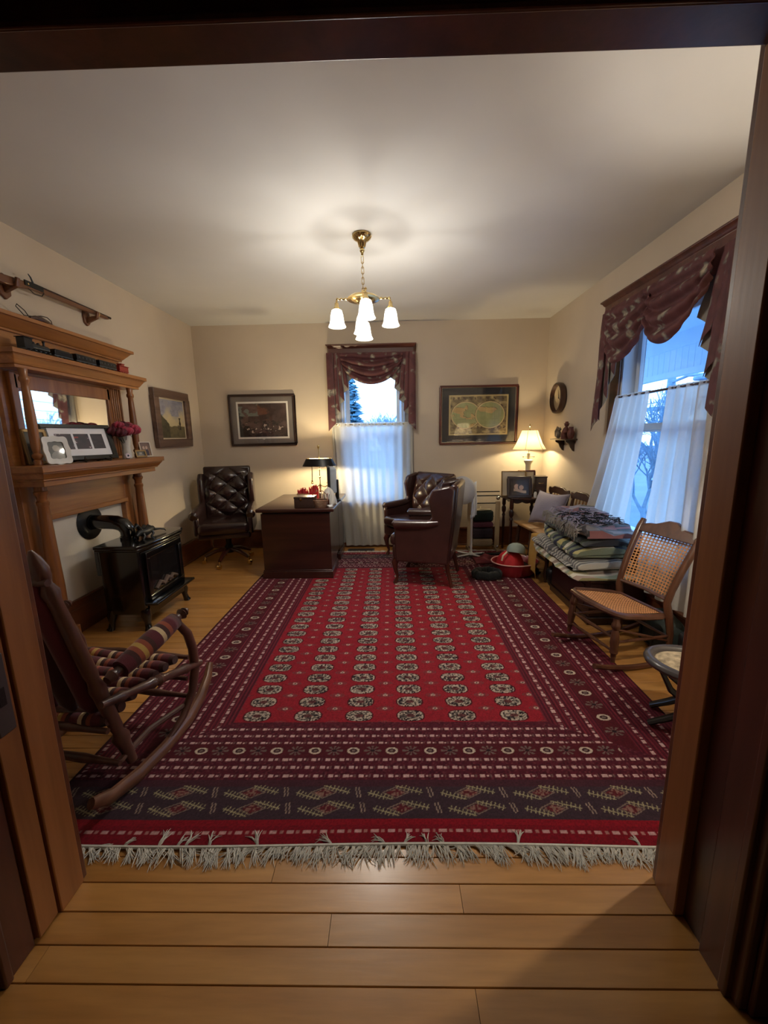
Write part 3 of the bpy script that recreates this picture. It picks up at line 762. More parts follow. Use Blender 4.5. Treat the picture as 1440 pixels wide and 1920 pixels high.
# powder flask on the cornice
pf = thing('powder_flask', 'small dark horn powder flask with leather cord on the mantelpiece top', 'flask', (WL+.09, 2.80, 2.20))
b = MB(); b.tube([(0, .11, .012), (0, .07, .022), (0, .02, .026), (0, -.03, .022), (0, -.07, .016)], [.005, .012, .02, .019, .008], 10); b.obj('horn', plain('horn', RGB(70, 46, 40), .25, coat=.4), pf)
b = MB(); b.tube([(0, -.07, .016), (.0, -.10, .05), (.0, -.15, .075), (0, -.16, .06), (0, -.11, .02), (0, -.05, .03), (0, .02, .05), (0, .07, .055), (0, .10, .04), (0, .105, .015)], .003, 6); b.obj('cord', plain('leather_cord', RGB(36, 26, 22), .7), pf)
b = MB(); b.lathe([(.006, 0), (.009, .004), (.004, .03)], (0, .105, .012), (0, 1, 0), 10); b.obj('spout', M_brass, pf)

# ---------------------------------------------------------------- model train on the upper shelf
ZS = 1.975; XT = WL+.15
M_tr = plain('black_metal_model', RGB(24, 28, 34), .3, .4, coat=.3); M_trg = plain('grey_metal_model', RGB(86, 94, 100), .3, .6)
def wheels(b, n, L, r=.011):
    for k in range(n):
        y = -L/2+(k+.5)*L/n
        for s in (-1, 1): b.lathe([(.001, 0), (r, 0), (r, .004), (.001, .004)], (s*.02-.002, y, r), (1, 0, 0), 14)
def car(name, label, y, L, kind, mat, grp='model train on the upper shelf'):
    t = thing(name, label, 'model train', (XT, y, ZS), group=grp)
    if kind == 'loco':
        b = MB(); b.cyl((0, -L*.22, .045), (0, L*.46, .045), .021, .021, 16); b.obj('boiler', mat, t)
        b = MB(); b.box(-.026, .026, -L/2, -L*.2, .022, .085); b.box(-.032, .032, -L/2-.006, -L*.18, .085, .09); b.obj('cab', mat, t, bevel=.002)
        b = MB(); b.lathe([(.007, 0), (.006, .02), (.010, .03), (.009, .032)], (0, L*.36, .062)); b.obj('chimney', mat, t)
        for q in (.14, -.04): MB().ball((0, L*q, .067), .010).obj('dome', mat, t)
        b = MB(); b.box(-.022, .022, -L/2, L*.48, .018, .026); b.prism([(-.022, L*.47), (.022, L*.47), (0, L*.56)], .004, .022, 'z'); b.obj('frame', M_trg, t)
        b = MB(); wheels(b, 5, L*.9, .014); b.obj('wheels', mat, t)['kind'] = 'stuff'
    else:
        b = MB(); b.box(-.024, .024, -L/2, L/2, .018, .026); b.obj('frame', M_trg if kind != 'red' else mat, t)
        b = MB(); h = .062 if kind != 'tender' else .055
        b.box(-.026, .026, -L/2+.004, L/2-.004, .026, h); b.obj('body', mat, t, bevel=.003)
        b = MB()
        if kind == 'tender': b.rbox((0, 0, h+.004), (.04, L*.8, .012), .005)
        elif kind == 'red': b.box(-.018, .018, -.018, .018, h, h+.02); b.box(-.030, .030, -L/2-.002, L/2+.002, h, h+.005); b.box(-.022, .022, -.022, .022, h+.02, h+.024)
        else: b.rbox((0, 0, h), (.05, L-.004, .014), .006)
        b.obj('roof' if kind != 'tender' else 'coal_load', mat, t)
        if kind == 'coach':
            for k in range(5):
                b = MB(); yy = -L/2+.02+k*(L-.04)/4.6; b.box(.0255, .0272, yy, yy+.013, .042, .054); b.obj('window', M_trg, t)
        b = MB(); wheels(b, 4, L*.86, .010); b.obj('wheels', mat, t)['kind'] = 'stuff'
car('model_locomotive', 'black model steam locomotive leading the train on the upper shelf', 2.66, .20, 'loco', M_tr)
car('model_tender', 'dark model coal tender behind the model locomotive', 2.86, .16, 'tender', M_tr)
car('model_coach', 'black model railway coach just behind the coal tender', 3.07, .20, 'coach', M_tr)
car('model_coach', 'black model railway coach next to the red caboose', 3.30, .20, 'coach', M_tr)
car('model_caboose', 'red model caboose at the end of the model train', 3.49, .12, 'red', plain('red_enamel_model', RGB(150, 40, 30), .35, coat=.4))

# ---------------------------------------------------------------- framed prints: pictures painted with faces
def panel(o, w, h, nx, ny, fn, M4, mat, name, parent, label=None, t=.0):
    """flat print: local u in x (-w/2..w/2), v in z; fn(U,V)->rgb 0..255"""
    us = (np.arange(nx)+.5)/nx; vs_ = (np.arange(ny)+.5)/ny
    U, V = np.meshgrid(us, vs_); C = srgb(np.clip(fn(U, V), 0, 255))
    me = bpy.data.meshes.new(name); gx_, gz_ = np.meshgrid(np.linspace(-w/2, w/2, nx+1), np.linspace(0, h, ny+1))
    P = [M4 @ Vector((a, 0, c)) for a, c in zip(gx_.ravel(), gz_.ravel())]
    fs = [(j*(nx+1)+i, j*(nx+1)+i+1, (j+1)*(nx+1)+i+1, (j+1)*(nx+1)+i) for j in range(ny) for i in range(nx)]
    me.from_pydata([tuple(p) for p in P], [], fs); me.update()
    at = me.color_attributes.new('Col', 'FLOAT_COLOR', 'CORNER')
    A = np.ones((ny*nx, 4, 4)); A[:, :, :3] = C.reshape(-1, 1, 3); at.data.foreach_set('color', A.astype(np.float32).ravel())
    me.materials.append(mat); ob = bpy.data.objects.new(name, me); COL.objects.link(ob); ob.parent = parent
    if label: ob['label'] = label
    return ob
def fbm(U, V, s, seed=0, oct=4):
    r = np.zeros_like(U); a = .5
    for k in range(oct):
        X = U*s*2**k+seed*17.3; Y = V*s*2**k+seed*5.1
        xi, yi = np.floor(X), np.floor(Y); fx, fy = X-xi, Y-yi; fx = fx*fx*(3-2*fx); fy = fy*fy*(3-2*fy)
        h = lambda i, j: hashn(i*1.0+seed, j*1.0)
        r += a*((h(xi, yi)*(1-fx)+h(xi+1, yi)*fx)*(1-fy)+(h(xi, yi+1)*(1-fx)+h(xi+1, yi+1)*fx)*fy); a /= 2
    return r
def mixc(a, b, t): t = np.clip(t, 0, 1)[..., None]; return np.array(a, float)*(1-t)+np.array(b, float)*t
def fn_battle(U, V):
    n1 = fbm(U, V, 5, 1); n2 = fbm(U, V, 16, 2)
    C = mixc((64, 48, 44), (124, 100, 92), (n1-.3)*1.6)
    C = np.where(((V > .62) & (U < .42) & (n1+V*.5 < .95))[..., None], mixc((128, 140, 130), (90, 92, 86), n2), C)
    C = np.where(((V > .5) & (U > .40) & (U < .66) & (n1 > .42))[..., None], mixc((120, 72, 52), (92, 66, 56), n2), C)
    C = np.where(((V < .5+.2*(n1-.5)) & (n2 > .52))[..., None], C*.55, C)
    C = np.where(((U < .22) & (n1+V*.3 < .62+.1*n2))[..., None], C*.5, C)
    C = np.where(((V < .42) & (V > .12) & (n2 > .66) & (U > .1))[..., None], np.array((168, 150, 138.)), C)
    return C*(.85+.3*n2)[..., None]
def fn_land(U, V):
    n1 = fbm(U, V, 4, 5); n2 = fbm(U, V*1.5, 12, 6)
    C = mixc((196, 180, 140), (150, 146, 150), (V-.45)*3+(n1-.5)*2)
    C = np.where(((V > .58) & (n1 > .5))[..., None], mixc((118, 118, 130), (170, 168, 176), n2), C)
    hill = V < .28+.08*n1+np.maximum(0, .28-U)*1.1
    C = np.where(hill[..., None], mixc((82, 72, 48), (126, 116, 82), n2), C)
    C = np.where(((U < .36) & (V < .52+.2*n1-.6*U))[..., None], mixc((58, 56, 40), (98, 90, 62), n2), C)
    C = np.where(((np.abs(U-.80) < .022+.02*np.sin(V*20)**2) & (V > .22) & (V < .54))[..., None], np.array((48, 40, 30.)), C)
    C = np.where(((np.abs(U-.72) < .012) & (V > .24) & (V < .36))[..., None], np.array((60, 44, 34.)), C)
    return C
def fn_map(U, V):
    n1 = fbm(U, V, 14, 9); n2 = fbm(U*1.3, V, 5, 3)
    C = mixc((110, 96, 62), (196, 178, 124), (n1-.34)*2.6)
    C = np.where((np.abs(np.sin(U*31+n2*6)*np.cos(V*17)) > .82)[..., None], np.array((92, 74, 52.)), C)
    for cx_, sd in ((.285, 1), (.70, 2)):
        r = np.hypot((U-cx_)*1.36, V-.50)/.335
        land = fbm(U, V, 6, 20+sd) > .52
        g = mixc((176, 168, 116), (204, 190, 138), n1); l_ = mixc((214, 196, 138), (188, 150, 92), n2)
        D = np.where(land[..., None], l_, g*np.array((.86, .94, .90)))
        ed = land & ~(fbm(U+.006, V+.006, 6, 20+sd) > .52)
        D = np.where(ed[..., None], np.array((104, 82, 50.)), D)
        gr = (np.abs(np.sin((U-cx_)*40)) < .07) | (np.abs(np.sin((V-.5)*30)) < .07); D = np.where(gr[..., None], D*.9, D)
        C = np.where((r < 1)[..., None], D, C); C = np.where(((r > .96) & (r < 1.03))[..., None], np.array((214, 196, 140.)), C)
        C = np.where((np.abs(r-1.045) < .012)[..., None], np.array((92, 74, 46.)), C)
    bd = (U < .02) | (U > .98) | (V < .025) | (V > .975)
    return np.where(bd[..., None], np.array((206, 188, 132.)), C)
def face_M(loc, rz, tilt=0): return Matrix.Translation(loc) @ Matrix.Rotation(math.radians(rz), 4, 'Z') @ Matrix.Rotation(math.radians(tilt), 4, 'X')
def framed(name, label, cat, loc, rz, w, h, fw, depth, fmat, fn, res, mats, tilt=0, liner=None, glass=True, group=None):
    """origin at bottom centre of the frame back; faces local -Y.  mats = [(margin, rgb)] card mats from the frame inwards"""
    t = thing(name, label, cat, loc, rz, group)
    R = Matrix.Rotation(math.radians(tilt), 4, 'X')
    b = MB(); b.M = R
    b.box(-w/2, w/2, -depth, 0, 0, fw); b.box(-w/2, w/2, -depth, 0, h-fw, h); b.box(-w/2, -w/2+fw, -depth, 0, fw, h-fw); b.box(w/2-fw, w/2, -depth, 0, fw, h-fw)
    b.obj('frame', fmat, t, bevel=min(fw*.22, .006))
    b = MB(); b.M = R; b.box(-w/2+fw*.5, w/2-fw*.5, -depth*.3, -.001, fw*.5, h-fw*.5); b.obj('backing', M_iron, t)
    m = fw; y = -depth*.35
    for (mg, col, nm_) in mats:
        b = MB(); b.M = R; q = m; a0, a1, c0, c1 = -w/2+q-.003, w/2-q+.003, q-.003, h-q+.003
        i = q+mg
        b.box(a0, a1, y-.003, y, c0, i); b.box(a0, a1, y-.003, y, h-i, c1); b.box(a0, -w/2+i, y-.003, y, i, h-i); b.box(w/2-i, a1, y-.003, y, i, h-i)
        b.obj(nm_, plain(nm_, RGB(*col), .8, var=.04), t); m = i; y += .0005
    pw, ph = w-2*m+.004, h-2*m+.004
    panel(None, pw, ph, res[0], res[1], fn, R @ Matrix.Translation((0, -depth*.34-.001, m-.002)), M_vc, 'print', t)
    if glass:
        b = MB(); b.M = R; b.box(-w/2+fw-.002, w/2-fw+.002, -depth*.62, -depth*.58, fw-.002, h-fw+.002); b.obj('glass', M_glass, t)
    return t
M_fdark = wood('dark_frame_wood', RGB(48, 34, 30), RGB(70, 50, 42), .35, axis=0)
M_fmah = wood('red_frame_wood', RGB(78, 34, 26), RGB(104, 48, 36), .3, axis=0)
M_fgrey = wood('weathered_frame_wood', RGB(92, 68, 56), RGB(126, 98, 82), .5, axis=0)
M_gilt = plain('gilt', RGB(150, 122, 80), .42, .6)
pic = framed('picture', 'dark wood framed print of a crowded battle scene with grey mat left of the window', 'picture', (-1.605, YB-.002, 1.335), 0, .83, .635, .028, .03, M_fdark, fn_battle, (120, 90), [(.062, (120, 112, 106), 'grey_mat'), (.022, (226, 222, 214), 'white_mat')])
b = MB(); b.prism([(-.045, .105), (.045, .105), (.03, .09), (.018, .088), (.0, .078), (-.018, .088), (-.03, .09)], -.016, -.012, 'y'); b.obj('mat_emblem', plain('mat_emblem', RGB(214, 210, 204), .8), pic)
pic = framed('map_picture', 'mahogany framed antique world map of two hemispheres beside the corner lamp', 'picture', (1.09, YB-.002, 1.31), 0, .96, .715, .024, .03, M_fmah, fn_map, (170, 130), [(.006, (206, 186, 150), 'gilt_slip'), (.084, (44, 46, 50), 'dark_mat'), (.008, (190, 172, 120), 'gold_line')])
pic = framed('landscape_painting', 'landscape painting in a broad weathered wood frame on the left wall', 'painting', (WL+.002, 4.45, 1.35), 90, .70, .60, .085, .05, M_fgrey, fn_land, (110, 90), [(.014, (214, 200, 170), 'linen_liner')], glass=False)

# ---------------------------------------------------------------- round wall clock and bracket shelf on the right wall
M_darkw = wood('dark_clock_wood', RGB(52, 32, 24), RGB(80, 50, 36), .35, axis=2)
cl = thing('wall_barometer', 'round wooden wall dial high on the right wall near the corner', 'wall dial', (XR, 4.68, 1.815))
b = MB(); b.lathe([(.001, 0), (.15, 0), (.165, .01), (.17, .05), (.165, .065), (.150, .070), (.146, .055), (.143, .02), (.001, .02)], (0, 0, 0), (-1, 0, 0), 48); b.obj('case', M_darkw, cl)
b = MB(); b.lathe([(.001, .021), (.142, .021), (.142, .024), (.001, .025)], (0, 0, 0), (-1, 0, 0), 40); b.obj('dial', plain('aged_dial', RGB(186, 166, 132), .5, var=.1, scale=10), cl)
b = MB(); b.tube([(-.028, 0, 0), (-.028, .02, .09)], [.003, .001], 6); b.tube([(-.028, 0, 0), (-.028, -.05, -.03)], [.003, .001], 6); b.ball((-.028, 0, 0), .006); b.obj('hands', M_iron, cl)
sh = thing('bracket_shelf', 'small dark wooden shelf on two brackets on the right wall above the spindle chairs', 'shelf', (XR, 4.40, 1.355))
b = MB(); b.rbox((-.065, 0, .006), (.13, .40, .014), .005); b.obj('shelf_board', M_darkw, sh)
for yy in (-.13, .13):
    b = MB(); b.prism([(0, 0), (-.10, 0), (-.095, -.02), (-.06, -.04), (-.045, -.075), (-.02, -.11), (0, -.12)], yy-.009, yy+.009, 'y'); b.obj('bracket', M_darkw, sh, bevel=.003)
# figurines
M_fig1 = plain('pewter_figure', RGB(120, 110, 96), .5, .3, var=.3, scale=30); M_fig2 = plain('painted_figure', RGB(96, 50, 40), .6, var=.4, scale=26)
f1 = thing('squirrel_figurine', 'pale squirrel figurine at the far end of the bracket shelf', 'figurine', (XR-.065, 4.53, 1.369))
b = MB(); b.ball((0, .0, .045), (.028, .03, .045)); b.obj('body', M_fig1, f1); b = MB(); b.ball((0, -.022, .10), (.018, .022, .018)); b.tube([(.008, -.016, .11), (.009, -.014, .13)], [.005, .001], 6); b.tube([(-.008, -.016, .11), (-.009, -.014, .13)], [.005, .001], 6); b.obj('head', M_fig1, f1)
b = MB(); b.tube([(0, .02, .01), (0, .055, .03), (0, .058, .08), (0, .035, .11), (0, .045, .13)], [.008, .02, .022, .016, .006], 10); b.obj('tail', M_fig1, f1)
f2 = thing('boy_figurine', 'reddish seated figure figurine at the near end of the bracket shelf', 'figurine', (XR-.07, 4.33, 1.369))
b = MB(); b.tube([(0, .03, .0), (0, .02, .05), (0, .0, .10), (0, -.005, .125)], [.04, .042, .03, .012], 12); b.obj('body', M_fig2, f2); b = MB(); b.ball((0, -.008, .145), .024); b.lathe([(.03, .0), (.03, .004), (.018, .008), (.014, .024), (.001, .026)], (0, -.008, .152)); b.obj('head_and_hat', M_fig2, f2)
b = MB(); b.tube([(0, .02, .07), (-.03, -.03, .06), (-.02, -.06, .07)], [.012, .011, .008], 8); b.tube([(.01, .02, .07), (.03, -.03, .05), (0, -.06, .06)], [.012, .011, .008], 8); b.obj('arms', M_fig2, f2)
f3 = thing('jug_figurine', 'small dark jug standing at the window end of the bracket shelf', 'figurine', (XR-.06, 4.235, 1.369))
b = MB(); b.lathe([(.001, 0), (.022, 0), (.034, .03), (.036, .06), (.02, .10), (.024, .12), (.020, .12), (.017, .10), (.001, .09)], n=16); b.obj('jug_body', M_fig2, f3); b = MB(); b.tube([(0, -.02, .11), (0, -.05, .10), (0, -.052, .06), (0, -.034, .04)], .005, 6); b.obj('handle', M_fig2, f3)
# ---------------------------------------------------------------- window dressings
M_val = floral('floral_chintz', RGB(92, 50, 52), (RGB(186, 172, 150), RGB(104, 100, 92)), 10)
M_lin = plain('valance_lining', RGB(138, 134, 126), .8, var=.1)
M_sheer = cloth_thin('sheer_cotton', RGB(238, 238, 232), .05, .6)
M_sheer2 = cloth_thin('semi_sheer_cotton', RGB(232, 236, 236), .14, .66)
M_cornw = wood('curtain_cornice_wood', RGB(78, 40, 30), RGB(108, 60, 46), .4, axis=0)
def mapper(along, w):
    """(a, d, z): a along the wall, d out into the room"""
    return (lambda a, d, z: (a, w-d, z)) if along == 'x' else (lambda a, d, z: (w-d, a, z))
def cornice(along, w, a0, a1, z1, label, dep=.13):
    f = mapper(along, w); org = f((a0+a1)/2, 0, z1-.09)
    t = thing('curtain_cornice', label, 'cornice', org, group='curtain cornices')
    prof = [(0, -.10), (dep-.03, -.10), (dep-.03, -.045), (dep-.02, -.035), (dep-.012, -.02), (dep, -.012), (dep, 0), (0, 0)]
    b = MB(org); n = len(prof)
    for e0, e1 in ((a0, a1),):
        vs = []
        for e, sg in ((e0, 1), (e1, -1)):
            for (d, z) in prof: vs.append(f(e+sg*(dep-max(d, dep-.03)) if d > 0 else e, d, z1+z))
        fs = [tuple(range(n)), tuple(range(2*n-1, n-1, -1))]+[(i, n+i, n+(i+1) % n, (i+1) % n) for i in range(n)]
        b.add(vs, fs)
    b.obj('cornice_board', M_cornw, t, bevel=.003)
    return t
def swag(f, org, t, a0, a1, ztop, drop, side, d0=.10, folds=5, seed=0):
    b = MB(org)
    def fn(u, v):
        a = a0+(a1-a0)*(.5+(u-.5)*(1-.10*v))
        c = 4*u*(1-u); sag = (side+(drop-side)*c**.85)
        z = ztop-v*sag
        w = math.sin(v*folds*PI*1.0+.6*math.sin(u*7+seed)); k = .25+.75*c
        d = d0+.012+.045*math.sin(v*PI*.5)*c+.024*w*(.35+.65*c)*min(1, v*5)+.008*math.sin(u*23+v*9+seed)*(1-k)
        d = d+.012*(1-c)*math.sin(u*50+v*6)
        return f(a, d, z)
    b.grid(fn, 40, 70, thick=.004); return b.obj('swag', M_val, t, angle=80)
def jabot(f, org, t, a_out, a_in, ztop, zlow, zin, n=5, d0=.09):
    """cascade: zigzag hem, tips pointing to the window, lining showing under each tip"""
    sg = 1 if a_in > a_out else -1; Wd = abs(a_in-a_out)
    step = Wd/(n+.6); under = step*1.25
    P = [(0, 0.0)]; x = step*1.6
    P.append((x, .14))                       # outer body, hem rising to the first tip
    for k in range(n-1):
        P.append((x-under*.8, .14+(k+.45)*.86/(n-1)))       # crease (outwards, up)
        x += step; P.append((x, .14+(k+1)*.86/(n-1)))     # next tip
    X = x
    for i in range(len(P)-1):
        p, q = P[i], P[i+1]; lining = (i > 0 and i % 2 == 0)
        dd0 = d0+.050-.008*i
        b = MB(org)
        def fn(u, v, p=p, q=q, lining=lining, dd0=dd0):
            xx = p[0]+(q[0]-p[0])*u; h = p[1]+(q[1]-p[1])*u
            zb = zlow+(zin-zlow)*h
            dd = dd0-(.012 if lining else 0)+(.010*math.sin(u*PI) if not lining else -.004*math.sin(u*PI))
            xs_ = min(xx, X)*(.80+.20*v)*Wd/X
            return f(a_out+sg*max(0, xs_), dd*(.8+.2*v)+.004*math.sin(v*9+i), ztop+(zb-ztop)*v)
        b.grid(fn, 6, 18, thick=.003)
        b.obj('lining_fold' if lining else 'cascade_fold', M_lin if lining else M_val, t, angle=80)
def curtain(f, org, t, top, bot, z1, z0, mat, npl, amp=.02, d=.07, bag=0, name='panel', seed=0, nu=90, nv=30, dbot=None):
    """top/bot = (a0, a1) spans"""
    b = MB(org)
    def fn(u, v):
        e = v**1.3
        a = (top[0]+(top[1]-top[0])*u)*(1-e)+(bot[0]+(bot[1]-bot[0])*u)*e
        z = z1 + (z0-z1)*v
        ph = u*npl*2*PI+.8*math.sin(u*9+seed)+.35*math.sin(v*4+u*5+seed)
        dd = d+(0 if dbot is None else (dbot-d)*v)+amp*(.6+.4*v)*math.sin(ph)+.006*math.sin(u*60+seed+v*3)*(1-v*.6)
        if v == 0: dd = d+amp*.4*math.sin(ph*2)
        dd += .010*math.sin(v*17+u*7+seed)*max(0, v-.75)*3*bag
        return f(a, dd, z)
    b.grid(fn, nu, nv); return b.obj(name, mat, t, angle=180, recalc=False)

# back window
f = mapper('x', YB)
cornice('x', YB, -.765, .315, 2.51, 'carved wooden cornice board above the small back window valance')
org = (-.225, YB, 2.45)
v1 = thing('valance', 'burgundy floral swag valance with cascading tails on the back window', 'valance', org)
org = tuple(v1.location)
b = MB(org); b.grid(lambda u, v: f(-.745+1.04*u, .105+.004*math.sin(u*60), 2.415-.16*v*(1-.3*math.sin(u*PI))), 40, 6, thick=.004); b.obj('header_band', M_val, v1)
swag(f, org, v1, -.60, .16, 2.40, .36, .16, .122, 7, 1)
jabot(f, org, v1, -.755, -.445, 2.41, 1.50, 2.13, 5, .125)
jabot(f, org, v1, .305, -.005, 2.41, 1.50, 2.13, 5, .125)
c1 = thing('cafe_curtain', 'long translucent white curtain covering the lower part of the back window', 'curtain', (-.22, YB, 1.56))
org = tuple(c1.location)
b = MB(org); b.cyl(f(-.73, .082, 1.575), f(.29, .082, 1.575), .007, n=10); b.obj('rod', M_brass, c1)
curtain(f, org, c1, (-.70, .265), (-.60, .275), 1.595, .035, M_sheer, 9, .014, .088, 1, 'curtain_panel', 2, 140, 44)
b = MB(org); b.grid(lambda u, v: f(-.72+.99*u, .085+.010*math.sin(u*75), 1.60-.05*v), 120, 3); b.obj('gathered_heading', M_sheer, c1, recalc=False)
for k, (a0, a1) in enumerate(((-.745, -.56), (.10, .285))):
    o_ = thing('side_sheer', ('left' if k == 0 else 'right')+' full length sheer panel beside the back window glass', 'curtain', f((a0+a1)/2, 0, 2.38), group='sheer side panels of the back window')
    org = tuple(o_.location)
    curtain(f, org, o_, (a0, a1), (a0+.03, a1-.01), 2.36, .06, M_sheer2, 4, .012, .036, 0, 'sheer_panel', 5+k, 50, 30)

# right window
f = mapper('y', XR)
cornice('y', XR, 2.19, 3.68, 2.50, 'long wooden cornice board above the large right window valance')
org = (XR, 2.98, 2.44)
v2 = thing('valance', 'burgundy floral double swag valance with cascading tails on the right window', 'valance', org)
b = MB(org); b.grid(lambda u, v: f(2.22+1.42*u, .105+.004*math.sin(u*70), 2.405-.13*v), 50, 5, thick=.004); b.obj('header_band', M_val, v2)
swag(f, org, v2, 3.56, 2.95, 2.40, .45, .20, .122, 7, 2)
swag(f, org, v2, 3.05, 2.42, 2.40, .42, .18, .126, 7, 4)
jabot(f, org, v2, 3.66, 3.36, 2.40, 1.44, 2.06, 4, .085)
jabot(f, org, v2, 2.21, 2.56, 2.40, 1.46, 2.08, 4, .11)
c2 = thing('cafe_curtain', 'white tier curtains parted in the middle on the large right window', 'curtain', (XR, 2.9, 1.70))
org = tuple(c2.location)
b = MB(org); b.cyl(f(2.36, .08, 1.70), f(3.40, .08, 1.70), .008, n=10); b.obj('rod', M_darkw, c2)
curtain(f, org, c2, (3.37, 2.96), (3.66, 3.04), 1.715, .735, M_sheer, 4.5, .024, .085, 0, 'curtain_panel', 1, 80, 40, .12)
curtain(f, org, c2, (2.78, 2.36), (2.86, 2.28), 1.715, .31, M_sheer, 4.5, .024, .085, 0, 'curtain_panel', 4, 80, 40, .12)

# ---------------------------------------------------------------- leather seating
M_lea = plain('oxblood_leather', RGB(58, 34, 30), .28, var=.18, scale=10, coat=.5, bump=.12, bscale=160)
M_lea2 = plain('dark_brown_leather', RGB(42, 25, 24), .24, var=.18, scale=10, coat=.5, bump=.12, bscale=160)
M_leg = wood('chair_leg_wood', RGB(66, 28, 20), RGB(92, 44, 30), .3, axis=2)
def tuft(u, v, nu, nv):
    a = u*nu+v*nv; c = u*nu-v*nv
    return (abs(math.sin(PI*a)*math.sin(PI*c)))**.42
def tufted_back(t, w, h, base, depth, lean, mat, nu=3, nv=2, z0=.44, top_round=.1, curve=.03, wtop=None, yb=0):
    """buttoned panel facing -Y, panel sheet from z0 up; returns buttons"""
    b = MB(); wt = wtop or w
    def fn(u, v):
        ww = w+(wt-w)*v
        hh = h*(1-top_round*(abs(2*u-1))**3)
        z = z0+hh*v; x = (u-.5)*ww
        edge = min(1, 9*min(u, 1-u))*min(1, 8*min(v, 1-v)+.0)
        y = yb+lean*v-depth*(tuft(u-.5, v, nu, nv)*edge)-.0+curve*(2*abs(u-.5))**2*(-1)
        y -= .02*math.sin(v*PI)
        return (x, y, z)
    b.grid(fn, 64, 72); b.obj('tufted_back', mat, t, angle=180)
    k = 0
    for i in range(-nu*2, nu*2+1):
        for j in range(0, nv*4+1):
            # zero of both sines: a,c integers
            a, c = i, j
            u = (a+c)/(2*nu); v = (a-c)/(2*nv)
            if -.44 < u < .44 and .06 < v < .94:
                p = fn(u+.5, v)
                bb = MB(); bb.ball((p[0], p[1]-.004, p[2]), (.009, .006, .009), 8, 6); bb.obj('button', mat, t)
    for i in range(-nu*4, 0):
        pass
    return fn
def wing_side(t, s, mat, W2, zs, za, zt, yf, yb_, yw):
    """upholstered side: arm panel + wing; s=+-1"""
    out = [(yf, zs-.16), (yf-.01, za-.10), (yf+.01, za-.02), (yf+.30, za-.01), (yw-.03, za+.05), (yw-.05, za+.14), (yw-.065, zt-.14), (yw-.03, zt-.05), (yb_, zt-.01), (yb_+.05, zt-.04), (yb_+.03, za), (yb_-.01, zs-.16)]
    b = MB(); x0, x1 = s*(W2-.055), s*W2
    b.prism(out, min(x0, x1), max(x0, x1), 'x'); b.obj('wing', mat, t, bevel=.018, angle=60)
    b = MB(); xm = s*(W2-.025)
    b.tube([(xm, yf-.012, za-.035), (xm, yf-.008, za-.03), (xm, yf+.10, za-.028), (xm, yf+.30, za-.02), (xm, yw+.03, za+.0)], [.030, .046, .047, .042, .032], 14); b.obj('arm', mat, t)
def wing_chair(name, label, loc, rz, mat):
    t = thing(name, label, 'armchair', loc, rz, 'leather wing chairs by the back window')
    zs, za, zt = .40, .63, .985; W2 = .33; yf, yb_ = -.24, .26
    b = MB(); b.rbox((0, 0.0, .325), (W2*2-.06, .56, .14), .03); b.obj('seat_frame', mat, t)
    b = MB(); b.rbox((0, -.045, .43), (W2*2-.12, .54, .11), .045, 4, squash=lambda p: Vector((p.x*(1-.10*max(0, p.y)), p.y, p.z+.02*(1-(p.x/.28)**2)*(1 if p.z > .43 else 0)))); b.obj('seat_cushion', mat, t)
    for s in (-1, 1): wing_side(t, s, mat, W2, zs, za, zt, yf, yb_+.01, .14)
    b = MB(); b.prism([(yb_-.08, .30), (yb_-.06, .50), (yb_+.0, zt-.06), (yb_+.02, zt-.01), (yb_+.055, zt), (yb_+.085, zt-.03), (yb_+.055, .60), (yb_+.01, .27)], -W2+.03, W2-.03, 'x'); b.obj('back_shell', mat, t, bevel=.015)
    tufted_back(t, .48, .50, 0, .040, .085, mat, 2, 2, .465, .06, .03, yb=.165)
    for s in (-1, 1):
        b = MB(); b.tube([(s*.25, -.235, .27), (s*.268, -.262, .21), (s*.262, -.255, .14), (s*.25, -.238, .07), (s*.256, -.252, .025), (s*.258, -.262, .0)], [.036, .034, .022, .014, .017, .024], 12); b.obj('cabriole_leg', M_leg, t)
        b = MB(); b.tube([(s*.24, .23, .27), (s*.242, .25, .15), (s*.246, .29, .0)], [.026, .02, .016], 8); b.obj('rear_leg', M_leg, t)
    b = MB(); b.box(-.22, .22, -.245, -.235, .245, .262); b.obj('nail_strip', M_brass, t)
    return t
wing_chair('wing_chair', 'oxblood leather wing chair seen from its side nearest the middle of the rug', (.345, 3.915, .009), -106, M_lea)
wing_chair('wing_chair', 'oxblood leather wing chair with buttoned back facing the room beside the back window', (.30, 4.665, .004), -50, M_lea)

